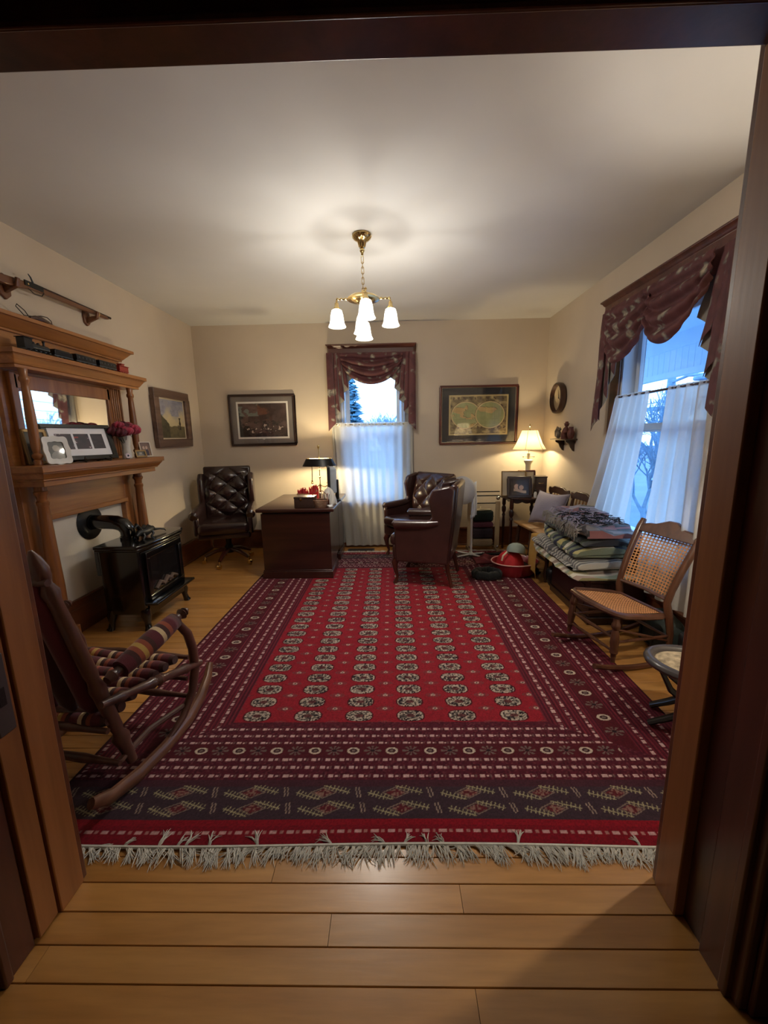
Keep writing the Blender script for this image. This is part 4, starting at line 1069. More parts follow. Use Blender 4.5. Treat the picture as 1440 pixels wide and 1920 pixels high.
oc = thing('office_chair', 'dark buttoned leather executive swivel chair in the far left corner', 'office chair', (-1.92, 4.52, 0), 14)
b = MB(); b.rbox((0, -.03, .455), (.54, .54, .13), .05, 4); b.obj('seat_cushion', M_lea2, oc)
b = MB(); b.rbox((0, 0, .375), (.56, .52, .08), .02); b.obj('seat_base', M_lea2, oc)
b = MB(); b.prism([(.20, .42), (.25, .70), (.30, 1.0), (.31, 1.10), (.35, 1.11), (.38, 1.06), (.34, .80), (.30, .40)], -.27, .27, 'x'); b.obj('back_shell', M_lea2, oc, bevel=.02)
tufted_back(oc, .48, .60, 0, .046, .11, M_lea2, 2, 3, .50, .12, .03, wtop=.50, yb=.20)
for s in (-1, 1):
    b = MB(); x0, x1 = s*.25, s*.31; b.prism([(.13, .66), (.11, .80), (.12, .97), (.19, 1.035), (.33, 1.02), (.34, .80), (.29, .60)], min(x0, x1), max(x0, x1), 'x'); b.obj('wing', M_lea2, oc, bevel=.018)
    b = MB(); b.prism([(-.25, .38), (-.27, .55), (-.25, .60), (.0, .62), (.22, .66), (.28, .60), (.26, .38)], min(x0, x1), max(x0, x1), 'x'); b.obj('arm_panel', M_lea2, oc, bevel=.018)
    b = MB(); b.tube([(s*.295, -.275, .60), (s*.295, -.265, .605), (s*.295, -.1, .625), (s*.29, .10, .65), (s*.285, .22, .68)], [.03, .05, .052, .044, .03], 14); b.obj('arm', M_lea2, oc)
b = MB(); b.lathe([(.001, .37), (.11, .37), (.10, .34), (.035, .33), (.030, .22), (.045, .20), (.05, .12), (.001, .12)]); b.obj('pedestal', M_iron, oc)
for k in range(5):
    a = math.radians(90+72*k+20); ux, uy = math.cos(a), math.sin(a)
    b = MB(); b.tube([(ux*.03, uy*.03, .16), (ux*.14, uy*.14, .145), (ux*.27, uy*.27, .085)], [.032, .028, .020], 8, flat=.8); lg = b.obj('base_leg', M_leg, oc)
    b = MB(); b.lathe([(.001, -.02), (.024, -.02), (.026, -.012), (.026, .012), (.024, .02), (.001, .02)], (ux*.285, uy*.285, .026), (-uy, ux, 0), 16); b.cyl((ux*.28, uy*.28, .04), (ux*.275, uy*.275, .085), .008, n=8); b.obj('caster', M_brass, lg)

# ---------------------------------------------------------------- desk
dk = thing('desk', 'large dark mahogany desk end on to the door, left of the back window', 'desk', (-.96, 4.40, .009))
od = (-.96, 4.40, 0); X0, X1, Y0, Y1, ZT = -1.335, -.60, 3.90, 4.93, .725
b = MB(od); b.rbox(((X0+X1)/2, (Y0+Y1)/2, ZT-.017), (X1-X0+.05, Y1-Y0+.05, .034), .010); b.obj('desk_top', M_mahog, dk)
b = MB(od); b.box(X0+.03, X1-.03, Y0+.02, Y1-.02, ZT-.05, ZT-.034); b.obj('top_moulding', M_mahog, dk, bevel=.004)
b = MB(od)
b.box(X0+.02, X1-.02, Y0, Y0+.40, .09, ZT-.05); b.obj('pedestal', M_mahog, dk, bevel=.004)
b = MB(od); b.box(X0+.02, X1-.02, Y1-.40, Y1, .09, ZT-.05); b.obj('pedestal', M_mahog, dk, bevel=.004)
b = MB(od); b.box(X1-.04, X1-.022, Y0+.40, Y1-.40, .14, ZT-.05); b.obj('modesty_panel', M_mahog, dk)
b = MB(od); b.box(X0+.06, X0+.08, Y0+.40, Y1-.40, .56, ZT-.05); b.obj('kneehole_drawer', M_mahog, dk)
for (y0, y1) in ((Y0-.012, Y0+.412), (Y1-.412, Y1+.012)):
    b = MB(od); b.box(X0+.008, X1-.008, y0, y1, 0, .075); b.box(X0+.013, X1-.013, y0+.005, y1-.005, .075, .09); b.obj('plinth', M_mahog, dk, bevel=.004)
for (y0, y1) in ((Y0+.04, Y0+.36), (Y1-.36, Y1-.04)):
    for z0, z1 in ((.12, .38), (.40, .53), (.55, .67)):
        b = MB(od); b.box(X0+.008, X0+.022, y0, y1, z0, z1); dr = b.obj('drawer', M_mahog, dk, bevel=.004)
        b = MB(od); ym = (y0+y1)/2; zm = (z0+z1)/2; b.tube([(X0+.008, ym-.04, zm), (X0-.012, ym-.035, zm-.008), (X0-.014, ym, zm-.012), (X0-.012, ym+.035, zm-.008), (X0+.008, ym+.04, zm)], .004, 6); b.obj('handle', M_brass, dr)
DZT = ZT+.009
# bouillotte lamp
LX, LY = -.83, 4.62
lp = thing('desk_lamp', 'brass candelabra desk lamp with a black metal shade on the desk', 'lamp', (LX, LY, DZT))
b = MB(); b.lathe([(.001, 0), (.07, 0), (.072, .008), (.05, .016), (.02, .024), (.012, .04), (.016, .06), (.010, .075), (.008, .10), (.014, .13), (.010, .15), (.007, .17), (.001, .18)]); b.obj('base', M_brass, lp)
b = MB(); b.cyl((0, 0, .17), (0, 0, .56), .005, n=10); b.ball((0, 0, .24), .012); b.ball((0, 0, .33), .010); b.obj('stem', M_brass, lp)
for s in (-1, 1):
    b = MB(); b.tube([(0, 0, .155), (s*.03, 0, .135), (s*.06, 0, .13), (s*.085, 0, .145), (s*.09, 0, .17)], .005, 8); b.lathe([(.006, .165), (.018, .172), (.016, .18), (.010, .185), (.009, .20), (.012, .205), (.004, .206)], (s*.09, 0, 0), n=14); arm_ = b.obj('arm', M_brass, lp)
    b = MB(); b.cyl((s*.09, 0, .20), (s*.085, 0, .36), .006, n=8); b.obj('candle_stem', M_brass, arm_)
M_bshade = plain('black_tole', RGB(16, 15, 15), .35, .2)
M_shin = plain('cream_shade_lining', RGB(226, 214, 178), .7)
def shade4(b, w0, w1, d0, d1, z0, z1):
    n = 40; vs = []
    for (w, d, z) in ((w1, d1, z0), (w0, d0, z1)):
        for k in range(n):
            a = 2*PI*k/n; vs.append((w*math.cos(a), d*math.sin(a), z))
    b.add(vs, [(k, (k+1) % n, n+(k+1) % n, n+k) for k in range(n)])
b = MB(); shade4(b, .150, .195, .105, .14, .37, .455); b.obj('shade', M_bshade, lp, recalc=False)
b = MB(); shade4(b, .148, .193, .103, .138, .372, .453); b.obj('shade_lining', M_shin, lp, recalc=False)
b = MB(); b.tube([(.150*math.cos(2*PI*k/40), .105*math.sin(2*PI*k/40), .456) for k in range(40)], .003, 6, closed=True); b.obj('shade_rim', M_brass, lp)
b = MB(); b.lathe([(.001, .56), (.008, .562), (.011, .575), (.016, .585), (.015, .60), (.006, .61), (.001, .612)], n=14); b.obj('finial', M_brass, lp)
for s in (-1, 1):
    MB().ball((s*.085, 0, .385), (.012, .012, .018)).obj('bulb', M_bulb, lp)
    point_light('desk_lamp_light', (s*.085, 0, .395), DESK_W/2, (1, .80, .48), .012, lp)

# table lamp in the corner, drum table beneath
TX, TY, TZ = 1.575, 4.80, .70
tb = thing('corner_table', 'small dark side table with turned legs and scalloped apron in the far right corner', 'table', (TX, TY, 0))
b = MB(); b.lathe([(.001, TZ-.022), (.26, TZ-.022), (.275, TZ-.014), (.275, TZ-.004), (.268, TZ), (.001, TZ)], n=8); b.M = None; b.obj('table_top', M_mahog, tb, bevel=.003)
for k in range(4):
    a = math.radians(45+90*k); x, y = .245*math.cos(a), .225*math.sin(a)
    b = MB(); b.turned((x, y, 0), (x, y, TZ-.022), [(0, .010), (.02, .016), (.05, .012), (.2, .014), (.5, .018), (.62, .014), (.64, .022), (.68, .014), (.72, .026), (.78, .028), (.82, .016), (.85, .024), (1, .022)], 12); b.obj('leg', M_mahog, tb)
for k in range(4):
    a = 90*k; ca, sa = math.cos(math.radians(a)), math.sin(math.radians(a))
    b = MB(); b.M = Matrix.Rotation(math.radians(a), 4, 'Z')
    r = .165 if k % 2 else .165; hw = .17
    sc = [(-hw, TZ-.024), (-hw, TZ-.075)]+[(-hw+2*hw*(j/24), TZ-.055-.018*abs(math.sin(j/24*PI*3))) for j in range(1, 24)]+[(hw, TZ-.075), (hw, TZ-.024)]
    b.prism(sc, -r-.006, -r+.006, 'y'); b.obj('apron', M_mahog, tb)
tl_ = thing('table_lamp', 'cream pleated bell shade lamp glowing on the corner table', 'lamp', (1.645, 4.86, TZ))
M_cer = plain('ivory_ceramic', RGB(226, 214, 182), .3, coat=.4)
b = MB(); b.lathe([(.001, 0), (.075, 0), (.078, .012), (.06, .022), (.045, .04), (.036, .05), (.034, .06), (.032, .22), (.030, .36), (.036, .375), (.05, .40), (.056, .415), (.035, .425), (.012, .43), (.001, .43)], n=28); b.obj('column_base', M_cer, tl_)
b = MB(); b.cyl((0, 0, .42), (0, 0, .50), .018, .018, 14); b.obj('candle_socket', M_cer, tl_)
b = MB(); b.cyl((0, 0, .50), (0, 0, .80), .003, n=6); b.lathe([(.002, .79), (.008, .795), (.004, .805), (.014, .815), (.006, .83), (.001, .842)], n=12); b.obj('harp_and_finial', M_brass, tl_)
b = MB(); b.cyl((-.06, 0, .455), (.06, 0, .455), .0025, n=6); b.ball((-.064, 0, .455), .007); b.ball((.064, 0, .455), .007); b.obj('pull_bar', M_brass, tl_)
M_lshade = glow('lit_cream_shade', (1, .74, .40, 1), .10, transl=(.17, .14, .09, 1))
shp = [(.092, .765), (.096, .755), (.104, .735), (.116, .70), (.134, .66), (.156, .61), (.178, .575), (.194, .548), (.200, .545)]
b = MB(); n = 48; vs = []
for (r, z) in shp:
    for k in range(n): a = 2*PI*k/n; rr = r*(1-.035*abs(math.sin(a*3))); vs.append((rr*math.cos(a), rr*math.sin(a), z))
b.add(vs, [(i*n+k, i*n+(k+1) % n, (i+1)*n+(k+1) % n, (i+1)*n+k) for i in range(len(shp)-1) for k in range(n)]); b.obj('lamp_shade', M_lshade, tl_, recalc=False)
for k in range(6):
    a = 2*PI*k/6; b = MB(); b.tube([((r+.002)*math.cos(a), (r+.002)*math.sin(a), z) for r, z in shp], .0022, 5); b.obj('shade_rib', plain('shade_piping', RGB(150, 126, 84), .7), tl_)
MB().ball((0, 0, .60), (.022, .022, .03)).obj('bulb', M_bulb, tl_)
point_light('table_lamp_light', (0, 0, .61), TABLE_W, (1, .78, .44), .022, tl_)

# ---------------------------------------------------------------- cane rocking chair on the right
def cane(b, fn, nu, nv, hole=.30, flatz=0):
    """sheet with octagonal holes; fn(u,v)"""
    for i in range(nu):
        for j in range(nv):
            O = [fn((i+a)/nu, (j+c)/nv) for a, c in ((0, 0), (.5, 0), (1, 0), (1, .5), (1, 1), (.5, 1), (0, 1), (0, .5))]
            I = [fn((i+.5+hole*a)/nu, (j+.5+hole*c)/nv) for a, c in ((-.8, -.8), (0, -1), (.8, -.8), (1, 0), (.8, .8), (0, 1), (-.8, .8), (-1, 0))]
            b.add(O+I, [(k, (k+1) % 8, 8+(k+1) % 8, 8+k) for k in range(8)])
M_cane = plain('woven_cane', RGB(196, 138, 86), .55, var=.12, scale=30)
M_rk = wood('rocker_walnut', RGB(74, 43, 30), RGB(108, 68, 46), .35, axis=2, coat=.4)
rk = thing('cane_rocking_chair', 'armless walnut rocking chair with cane seat and cane back near the right window', 'rocking chair', (1.47, 2.45, 0), -77)
# local: front -Y, x across.  seat
SZ = .375
def seat_xy(u, v):   # u across, v front to back
    hw = .20+.012*math.sin(v*PI)-.035*v
    return ((u-.5)*2*hw, -.205+.36*v-.03*(1-(2*u-1)**2)*(1-v)*0.6)
loop = [(-.185, -.215), (-.10, -.235), (0, -.242), (.10, -.235), (.185, -.215), (.215, -.18), (.215, -.03), (.20, .09), (.17, .155), (-.17, .155), (-.20, .09), (-.215, -.02), (-.215, -.18)]
b = MB(); b.tube([(x, y, SZ-.004-.15*(y+.2)) for x, y in loop], .021, 8, closed=True, flat=.8); b.obj('seat_rail', M_rk, rk)
b = MB(); cane(b, lambda u, v: (seat_xy(u, v)[0]*.92, seat_xy(u, v)[1]*.94+.0, SZ+.004-.15*(seat_xy(u, v)[1]+.2)-.010*math.sin(u*PI)*math.sin(v*PI)), 20, 18, .28); b.obj('cane_seat', M_cane, rk, recalc=False)['kind'] = 'stuff'
def backp(u, v):   # back surface, v from bottom up
    hw = .168+.018*v
    return ((u-.5)*2*hw,   .155+.105*v+.03*v*v+.022*math.sin(u*PI), .43+.33*v-.0*v)
b = MB(); cane(b, backp, 15, 18, .34); b.obj('cane_back', M_cane, rk, recalc=False)['kind'] = 'stuff'
for s in (-1, 1):
    b = MB(); b.tube([(s*.195, .19, .05), (s*.195, .185, .20), (s*.192, .16, .33), (s*.186, .145, .40), (s*.190, .165, .48), (s*.198, .205, .59), (s*.205, .25, .69), (s*.212, .30, .79), (s*.216, .325, .835)], [.018, .022, .026, .024, .023, .024, .025, .027, .020], 10, flat=.75); b.obj('back_post', M_rk, rk)
    b = MB(); b.turned((s*.185, -.20, SZ-.03), (s*.20, -.215, .075), [(0, .018), (.1, .020), (.14, .026), (.2, .026), (.26, .016), (.34, .022), (.55, .026), (.7, .020), (.78, .024), (.82, .016), (.9, .014), (1, .013)], 12); b.obj('front_leg', M_rk, rk)
    b = MB(); pts = []
    for k in range(17):
        y = -.34+.70*k/16; pts.append((s*.20, y, .017+.30*(y-.02)**2*1.25))
    b.tube(pts, .0165, 8, flat=1.0); b.obj('rocker', M_rk, rk)
    b = MB(); b.turned((s*.20, -.20, .20), (s*.195, .20, .19), [(0, .007), (.5, .011), (1, .007)], 8); b.obj('side_stretcher', M_rk, rk)
    b = MB(); b.turned((s*.20, -.20, .28), (s*.195, .20, .15), [(0, .006), (.5, .009), (1, .006)], 8); b.obj('brace', M_rk, rk)
b = MB(); b.prism([(-.20, .79), (-.20, .835), (-.15, .85), (-.11, .852), (-.07, .868), (-.03, .885), (.03, .885), (.07, .868), (.11, .852), (.15, .85), (.20, .835), (.20, .79)], .372, .396, 'y')
for p in b.v: p.y += (p.z-.82)*.45-.095; p.z -= .03; p.y += .02*math.cos(p.x*7)
b.obj('crest_rail', M_rk, rk, bevel=.006)
b = MB(); b.tube([(-.185, .152, .422), (0, .175, .422), (.185, .152, .422)], .017, 8, flat=.7); b.obj('lower_back_rail', M_rk, rk)
for z, yy in ((.14, -.21), (.22, -.205)):
    b = MB(); b.turned((-.20, yy, z), (.20, yy, z), [(0, .007), (.5, .012), (1, .007)], 8); b.obj('front_stretcher', M_rk, rk)
b = MB(); b.turned((-.195, .20, .17), (.195, .20, .17), [(0, .007), (.5, .011), (1, .007)], 8); b.obj('rear_stretcher', M_rk, rk)
# ---------------------------------------------------------------- turned rocking chair with woven tape, left of the doorway
M_rw = wood('rocker_maple', RGB(80, 48, 40), RGB(112, 74, 62), .4, axis=2, coat=.35)
M_rwr = wood('rocker_runner_wood', RGB(104, 66, 48), RGB(138, 94, 70), .4, axis=1, coat=.35)
lr = thing('tape_rocking_chair', 'turned wood rocking chair padded in striped maroon and cream tape, beside the left door jamb', 'rocking chair', (-1.36, 1.65, 0), 0)
ol = (-1.36, 1.65, 0)
C_mar, C_yel, C_crm, C_brn, C_org = RGB(92, 26, 38), RGB(196, 160, 84), RGB(214, 190, 150), RGB(70, 34, 30), RGB(150, 74, 50)
SEQ = [C_mar, C_mar, C_brn, C_org, C_yel, C_org, C_brn, C_mar, C_mar, C_crm, C_brn, C_org]
def striped_tube(b, pts, rads, n=14, seq=SEQ, k0=0):
    pts = [Vector(p) for p in pts]
    for i in range(len(pts)-1):
        b.col = seq[(i+k0) % len(seq)]; b.tube([pts[i], pts[i+1]], [rads[i], rads[i+1]], n, cap=(i in (0, len(pts)-2)))
    b.col = None
fw = Vector((.16, .987, 0)); rt = Vector((.987, -.16, 0))     # chair's forward and right (as seen from behind)
cen = Vector((-1.37, 1.62, 0))
def R(r, f, z): return cen+rt*r+fw*f+Vector((0, 0, z))
HW = .265
for s in (-1, 1):
    b = MB(ol); pts = [R(s*.30, -.34, .105), R(s*.30, -.26, .055), R(s*.30, -.12, .024), R(s*.30, .04, .018), R(s*.30, .20, .04), R(s*.295, .32, .085), R(s*.29, .40, .15), R(s*.285, .44, .21)]
    b.tube(pts, [.016, .022, .025, .026, .026, .024, .020, .014], 10, flat=1.3); b.obj('runner', M_rwr, lr)
    b = MB(ol); b.turned(R(s*.275, -.12, .09), R(s*.225, -.33, 1.07), [(0, .020), (.1, .026), (.14, .034), (.17, .020), (.2, .025), (.36, .027), (.40, .031), (.44, .021), (.47, .026), (.7, .025), (.8, .022), (.84, .030), (.87, .018), (.90, .026), (.93, .029), (.97, .020), (1, .006)], 14); b.obj('back_post', M_rw, lr)
    b = MB(ol); b.tube([R(s*.335, .16, .585), R(s*.338, .22, .50), R(s*.33, .255, .40), R(s*.325, .262, .29), R(s*.318, .235, .18), R(s*.31, .16, .09), R(s*.30, .06, .04)], [.018, .021, .022, .022, .020, .017, .012], 10); b.obj('bentwood_leg', M_rw, lr)
    b = MB(ol); b.turned(R(s*.30, -.20, .515), R(s*.335, .24, .615), [(0, .018), (.06, .026), (.1, .018), (.14, .022), (.84, .022), (.88, .016), (.92, .028), (.945, .016), (.96, .022), (1, .010)], 12); ar = b.obj('arm', M_rw, lr)
    b = MB(ol); n = 15; P = [R(s*.30+s*.035*(.14+.68*k/n), -.20+.44*(.14+.68*k/n), .515+.10*(.14+.68*k/n)) for k in range(n+1)]
    striped_tube(b, P, [.036+.010*math.sin(PI*min(1, (k+.6)/(n+1))) for k in range(n+1)], 16); b.obj('arm_pad', M_vcloth, ar)
    b = MB(ol); b.turned(R(s*.30, -.24, .44), R(s*.335, .30, .30), [(0, .014), (.12, .018), (.16, .024), (.2, .016), (.4, .020), (.44, .026), (.47, .017), (.5, .026), (.54, .018), (.75, .020), (.8, .026), (.84, .017), (.95, .020), (1, .012)], 12); b.obj('side_rail', M_rw, lr)
    b = MB(ol); b.tube([R(s*.27, -.19, .13), R(s*.285, -.02, .16), R(s*.30, .18, .13)], .013, 8); b.obj('lower_stretcher', M_rw, lr)
# back: padded vertical channels in woven tape
for k in range(5):
    x = -.19+.095*k
    b = MB(ol); m = 12
    P = [R(x, -.175-.15*(j/m), .36+.60*(j/m)) for j in range(m+1)]
    b.col = (C_mar, C_brn, C_mar, C_brn, C_mar)[k]; b.tube(P, [.020]+[.037]*(m-1)+[.022], 12); b.col = None
    for sx_, cc in ((-1, C_crm if k == 4 else C_org), (1, C_yel if k in (2, 4) else C_org)):
        b.col = cc; b.tube([p+rt*(sx_*.037)+Vector((0, 0, 0)) for p in P[1:-1]], .006, 6); b.col = None
    b.obj('back_channel', M_vcloth, lr)
for z, ff in ((.34, -.175), (.955, -.32)):
    b = MB(ol); b.turned(R(-.26, ff, z), R(.26, ff, z), [(0, .012), (.1, .016), (.14, .024), (.2, .018), (.5, .024), (.8, .018), (.86, .024), (.9, .016), (1, .012)], 12); b.obj('back_rail', M_rw, lr)
b = MB(ol); b.col = C_mar; P = [R(-.19+.38*j/8, -.31, .985+.015*math.sin(j/8*PI)) for j in range(9)]; b.tube(P, [.03]+[.046]*7+[.03], 14); b.col = None; b.obj('head_roll', M_vcloth, lr)
# seat: striped channels running across
for k in range(7):
    f_ = -.19+.065*k; zz = .335+.012*math.sin(k/6*PI)+.03*(k/6)
    b = MB(ol); m = 27
    P = [R(-.27+.54*j/m, f_, zz-.018*math.sin(j/m*PI)) for j in range(m+1)]
    striped_tube(b, P, [.020, .025, .029]+[.030]*(m-5)+[.029, .025, .020], 12, SEQ, 0); b.obj('seat_channel', M_vcloth, lr)
for f_, z in ((-.22, .31), (.27, .34), (-.19, .14), (.23, .15), (.24, .24)):
    b = MB(ol); b.turned(R(-.29, f_, z), R(.29, f_, z), [(0, .011), (.2, .014), (.3, .019), (.5, .016), (.7, .019), (.8, .014), (1, .011)], 10); b.obj('cross_stretcher', M_rw, lr)

# ---------------------------------------------------------------- things on the mantel shelf
ZM = 1.281
def scallop(w, h, n=16):
    pts = []; m = 80
    for k in range(m):
        a = 2*PI*k/m; c, s = math.cos(a), math.sin(a)
        q = (abs(c)**5+abs(s)**5)**(-1/5); r = q*(1+.035*math.cos(a*8))
        pts.append((c*r*w/2, h/2+s*r*h/2))
    return pts
def portrait(U, V):
    C = mixc((70, 70, 66), (96, 96, 90), fbm(U, V, 5, 3))
    C = np.where((np.hypot((U-.5)/.2, (V-.62)/.17) < 1)[..., None], np.array((176, 170, 158.)), C)
    C = np.where((np.hypot((U-.5)/.36, (V-.16)/.3) < 1)[..., None], np.array((140, 138, 132.)), C)
    return C
wf = thing('scalloped_photo_frame', 'white scalloped photo frame at the near left end of the mantel shelf', 'photo frame', (-2.165, 2.60, ZM), 66)
Rm = Matrix.Rotation(math.radians(-14), 4, 'X')
b = MB(); b.M = Rm; o_ = scallop(.15, .185); i_ = [(.5*x*.92 if False else x*.62, .0925+(z-.0925)*.62) for x, z in scallop(.15, .185)]
n = len(o_); vs = [(x, -.008, z) for x, z in o_]+[(x, -.004, z) for x, z in i_]+[(x, .006, z) for x, z in o_]+[(x, .006, z) for x, z in i_]
b.add(vs, [(k, (k+1) % n, n+(k+1) % n, n+k) for k in range(n)]+[(2*n+k, 3*n+k, 3*n+(k+1) % n, 2*n+(k+1) % n) for k in range(n)]+[(k, 2*n+k, 2*n+(k+1) % n, (k+1) % n) for k in range(n)]+[(n+k, n+(k+1) % n, 3*n+(k+1) % n, 3*n+k) for k in range(n)])
b.obj('frame', M_white, wf, angle=30)
panel(None, .10, .125, 30, 36, portrait, Rm @ Matrix.Translation((0, .003, .030)), M_vcg, 'portrait_photo', wf)
b = MB(); b.M = Rm; b.box(-.02, .02, .006, .009, .02, .15); b.obj('easel_back', M_iron, wf)
def triple(U, V):
    C = np.ones(U.shape+(3,))*np.array((232, 232, 238.))
    for a0, a1 in ((.10, .36), (.40, .66), (.70, .92)):
        m = (U > a0) & (U < a1) & (V > .24) & (V < .80)
        n1 = fbm(U, V, 7, a0*9); D = mixc((26, 20, 34), (84, 50, 62), (n1-.3)*1.8)
        D = np.where((n1 > .66)[..., None], np.array((196, 176, 186.)), D); D = np.where((fbm(U, V, 5, 4+a0*30) > .68)[..., None], np.array((150, 40, 34.)), D)
        C = np.where(m[..., None], D, C)
    return C
tf = thing('triple_photo_frame', 'wide black frame with three small pictures in a white mat on the mantel shelf', 'photo frame', (-2.215, 2.90, ZM+.012), 72)
Rt = Matrix.Rotation(math.radians(-16), 4, 'X')
b = MB(); b.M = Rt; b.box(-.24, .24, -.012, .008, 0, .032); b.box(-.24, .24, -.012, .008, .235, .262); b.box(-.24, -.205, -.012, .008, .03, .236); b.box(.205, .24, -.012, .008, .03, .236); b.obj('frame', M_black, tf, bevel=.003)
b = MB(); b.M = Rt; b.box(-.22, .22, .0, .006, .01, .25); b.obj('backing', M_iron, tf)
panel(None, .41, .204, 82, 40, triple, Rt @ Matrix.Translation((0, -.001, .031)), M_vcg, 'print', tf)
es = thing('plate_easel', 'black scrollwork easel under the wide triple picture frame', 'easel', (-2.19, 2.93, ZM), 72)
for s in (-1, 1):
    b = MB(); b.tube([(s*.09, .09, 0), (s*.09, .04, .012), (s*.09, -.03, .010), (s*.09, -.052, .0), (s*.10, -.055, .022), (s*.09, -.045, .034)], .005, 6); b.tube([(s*.09, -.02, .010), (s*.07, -.03, .022), (s*.05, -.02, .012), (s*.06, -.01, .006)], .003, 6); b.obj('scroll_foot', M_iron, es)
b = MB(); b.cyl((-.09, .03, .012), (.09, .03, .012), .004, n=6); b.obj('cross_bar', M_iron, es)
# vase with flowers
vs_ = thing('flower_vase', 'white vase of dark red silk flowers on the mantel shelf', 'vase', (-2.20, 3.33, ZM))
b = MB(); b.lathe([(r*1.15, z*1.25) for r, z in ((.001, 0), (.030, 0), (.034, .01), (.030, .03), (.027, .07), (.032, .11), (.040, .14), (.043, .15), (.038, .15), (.026, .11), (.022, .05), (.001, .045))], n=24, wave=(10, .03)); b.obj('vase_body', plain('milk_glass', RGB(206, 204, 196), .25, coat=.4), vs_)
M_pet = plain('red_petals', RGB(156, 34, 62), .7, var=.35, scale=40, sheen=.3); M_pet2 = plain('dark_petals', RGB(84, 22, 36), .7, var=.35, scale=40); M_lf = plain('dark_leaf', RGB(38, 52, 36), .6, var=.3, scale=30)
random.seed(21)
for k in range(17):
    a = 2*PI*k/17*5+random.uniform(-.2, .2); rr = (.03, .07, .10, .12)[k % 4]; dx, dy = rr*math.cos(a)*.55+.01, rr*math.sin(a)*1.35-.035; dz = .235+random.uniform(-.01, .045)-rr*.25
    b = MB(); b.tube([(0, 0, .10), (dx*.4, dy*.4, .15), (dx, dy, dz)], .0022, 5); stm = b.obj('flower_stem', M_lf, vs_)
    b = MB(); rr_ = random.uniform(.032, .046); ph = random.uniform(0, 6)
    b.grid(lambda u, v: (dx+rr_*math.sin(PI*v)*math.cos(2*PI*u)*(1+.22*math.sin(2*PI*u*7+ph+v*9)), dy+rr_*math.sin(PI*v)*math.sin(2*PI*u)*(1+.22*math.sin(2*PI*u*7+ph+v*9)), dz+.012+rr_*.72*math.cos(PI*v)*(1+.18*math.sin(2*PI*u*5+v*14))), 35, 18)
    b.obj('blossom', M_pet if k % 3 else M_pet2, stm, recalc=False, angle=180)['kind'] = 'stuff'
for k in range(9):
    a = 2*PI*k/9+.3; b = MB(); L = random.uniform(.10, .17)
    def fn(u, v): 
        w = .013*math.sin(PI*v)+.001; return (math.cos(a)*L*v*.8-math.sin(a)*(u-.5)*2*w, math.sin(a)*L*v*1.2-.02*v+math.cos(a)*(u-.5)*2*w, .19+.06*math.sin(v*2.2)-.02*v)
    b.grid(fn, 2, 6); b.obj('leaf', M_lf, vs_, recalc=False, angle=180)
bt = thing('bottle', 'tall dark glass bottle behind the flower vase on the mantel shelf', 'bottle', (-2.30, 3.26, ZM))
b = MB(); b.lathe([(.001, 0), (.030, 0), (.032, .01), (.032, .12), (.024, .15), (.011, .17), (.010, .22), (.013, .222), (.013, .232), (.001, .232)], n=20); b.obj('bottle_body', M_black, bt); b = MB(); b.lathe([(.0325, .03), (.0328, .032), (.0328, .09), (.0325, .092)], n=20); b.obj('label_band', plain('grey_paper', RGB(120, 120, 126), .7), bt)
orn = thing('round_ornament', 'tiny white round ornament with a dark dot beside the vase', 'ornament', (-2.135, 3.235, ZM), 70)
b = MB(); b.lathe([(.001, -.006), (.020, -.006), (.023, 0), (.020, .006), (.001, .007)], (0, 0, .024), (0, -1, 0), 20); b.obj('disc', plain('white_pink_glaze', RGB(222, 206, 214), .3, coat=.4), orn); MB().lathe([(.001, .0072), (.008, .0072), (.001, .009)], (0, 0, .026), (0, -1, 0), 12).obj('centre_dot', M_black, orn); MB().lathe([(.001, 0), (.015, 0), (.012, .006), (.001, .006)], n=14).obj('foot', M_iron, orn)
def couple(U, V):
    C = mixc((150, 120, 96), (120, 96, 90), V)
    for cx_ in (.36, .64):
        C = np.where((np.hypot((U-cx_)/.17, (V-.2)/.34) < 1)[..., None], np.array((56, 50, 76.)) if cx_ > .5 else np.array((96, 84, 92.)), C)
        C = np.where((np.hypot((U-cx_)/.10, (V-.62)/.12) < 1)[..., None], np.array((206, 176, 156.)), C)
    return C
framed('couple_photo_frame', 'pale framed photograph of two people at the right end of the mantel shelf', 'photo frame', (-2.19, 3.58, ZM), 62, .10, .135, .008, .012, plain('pale_frame', RGB(216, 204, 188), .5), couple, (24, 32), [], tilt=-12)
framed('small_photo_frame', 'small gilt framed dark picture lying between the vase and the couple photograph', 'photo frame', (-2.16, 3.455, ZM), 66, .095, .065, .012, .012, M_gilt, portrait, (24, 18), [], tilt=-18)
framed('oval_photo_frame', 'greenish old portrait frame standing behind the white scalloped frame', 'photo frame', (-2.30, 2.60, ZM), 78, .15, .23, .018, .014, M_gilt, portrait, (30, 40), [], tilt=-8)
cn = thing('candle_holder', 'pewter candle holder with a pale candle between the wide frame and the flowers', 'candle holder', (-2.31, 3.13, ZM))
b = MB(); b.lathe([(.001, 0), (.036, 0), (.038, .006), (.012, .014), (.009, .05), (.016, .06), (.020, .07), (.001, .07)], n=20); b.obj('holder', M_trg, cn); MB().cyl((0, 0, .07), (0, 0, .15), .010, .009, 12).obj('candle', M_cer, cn)

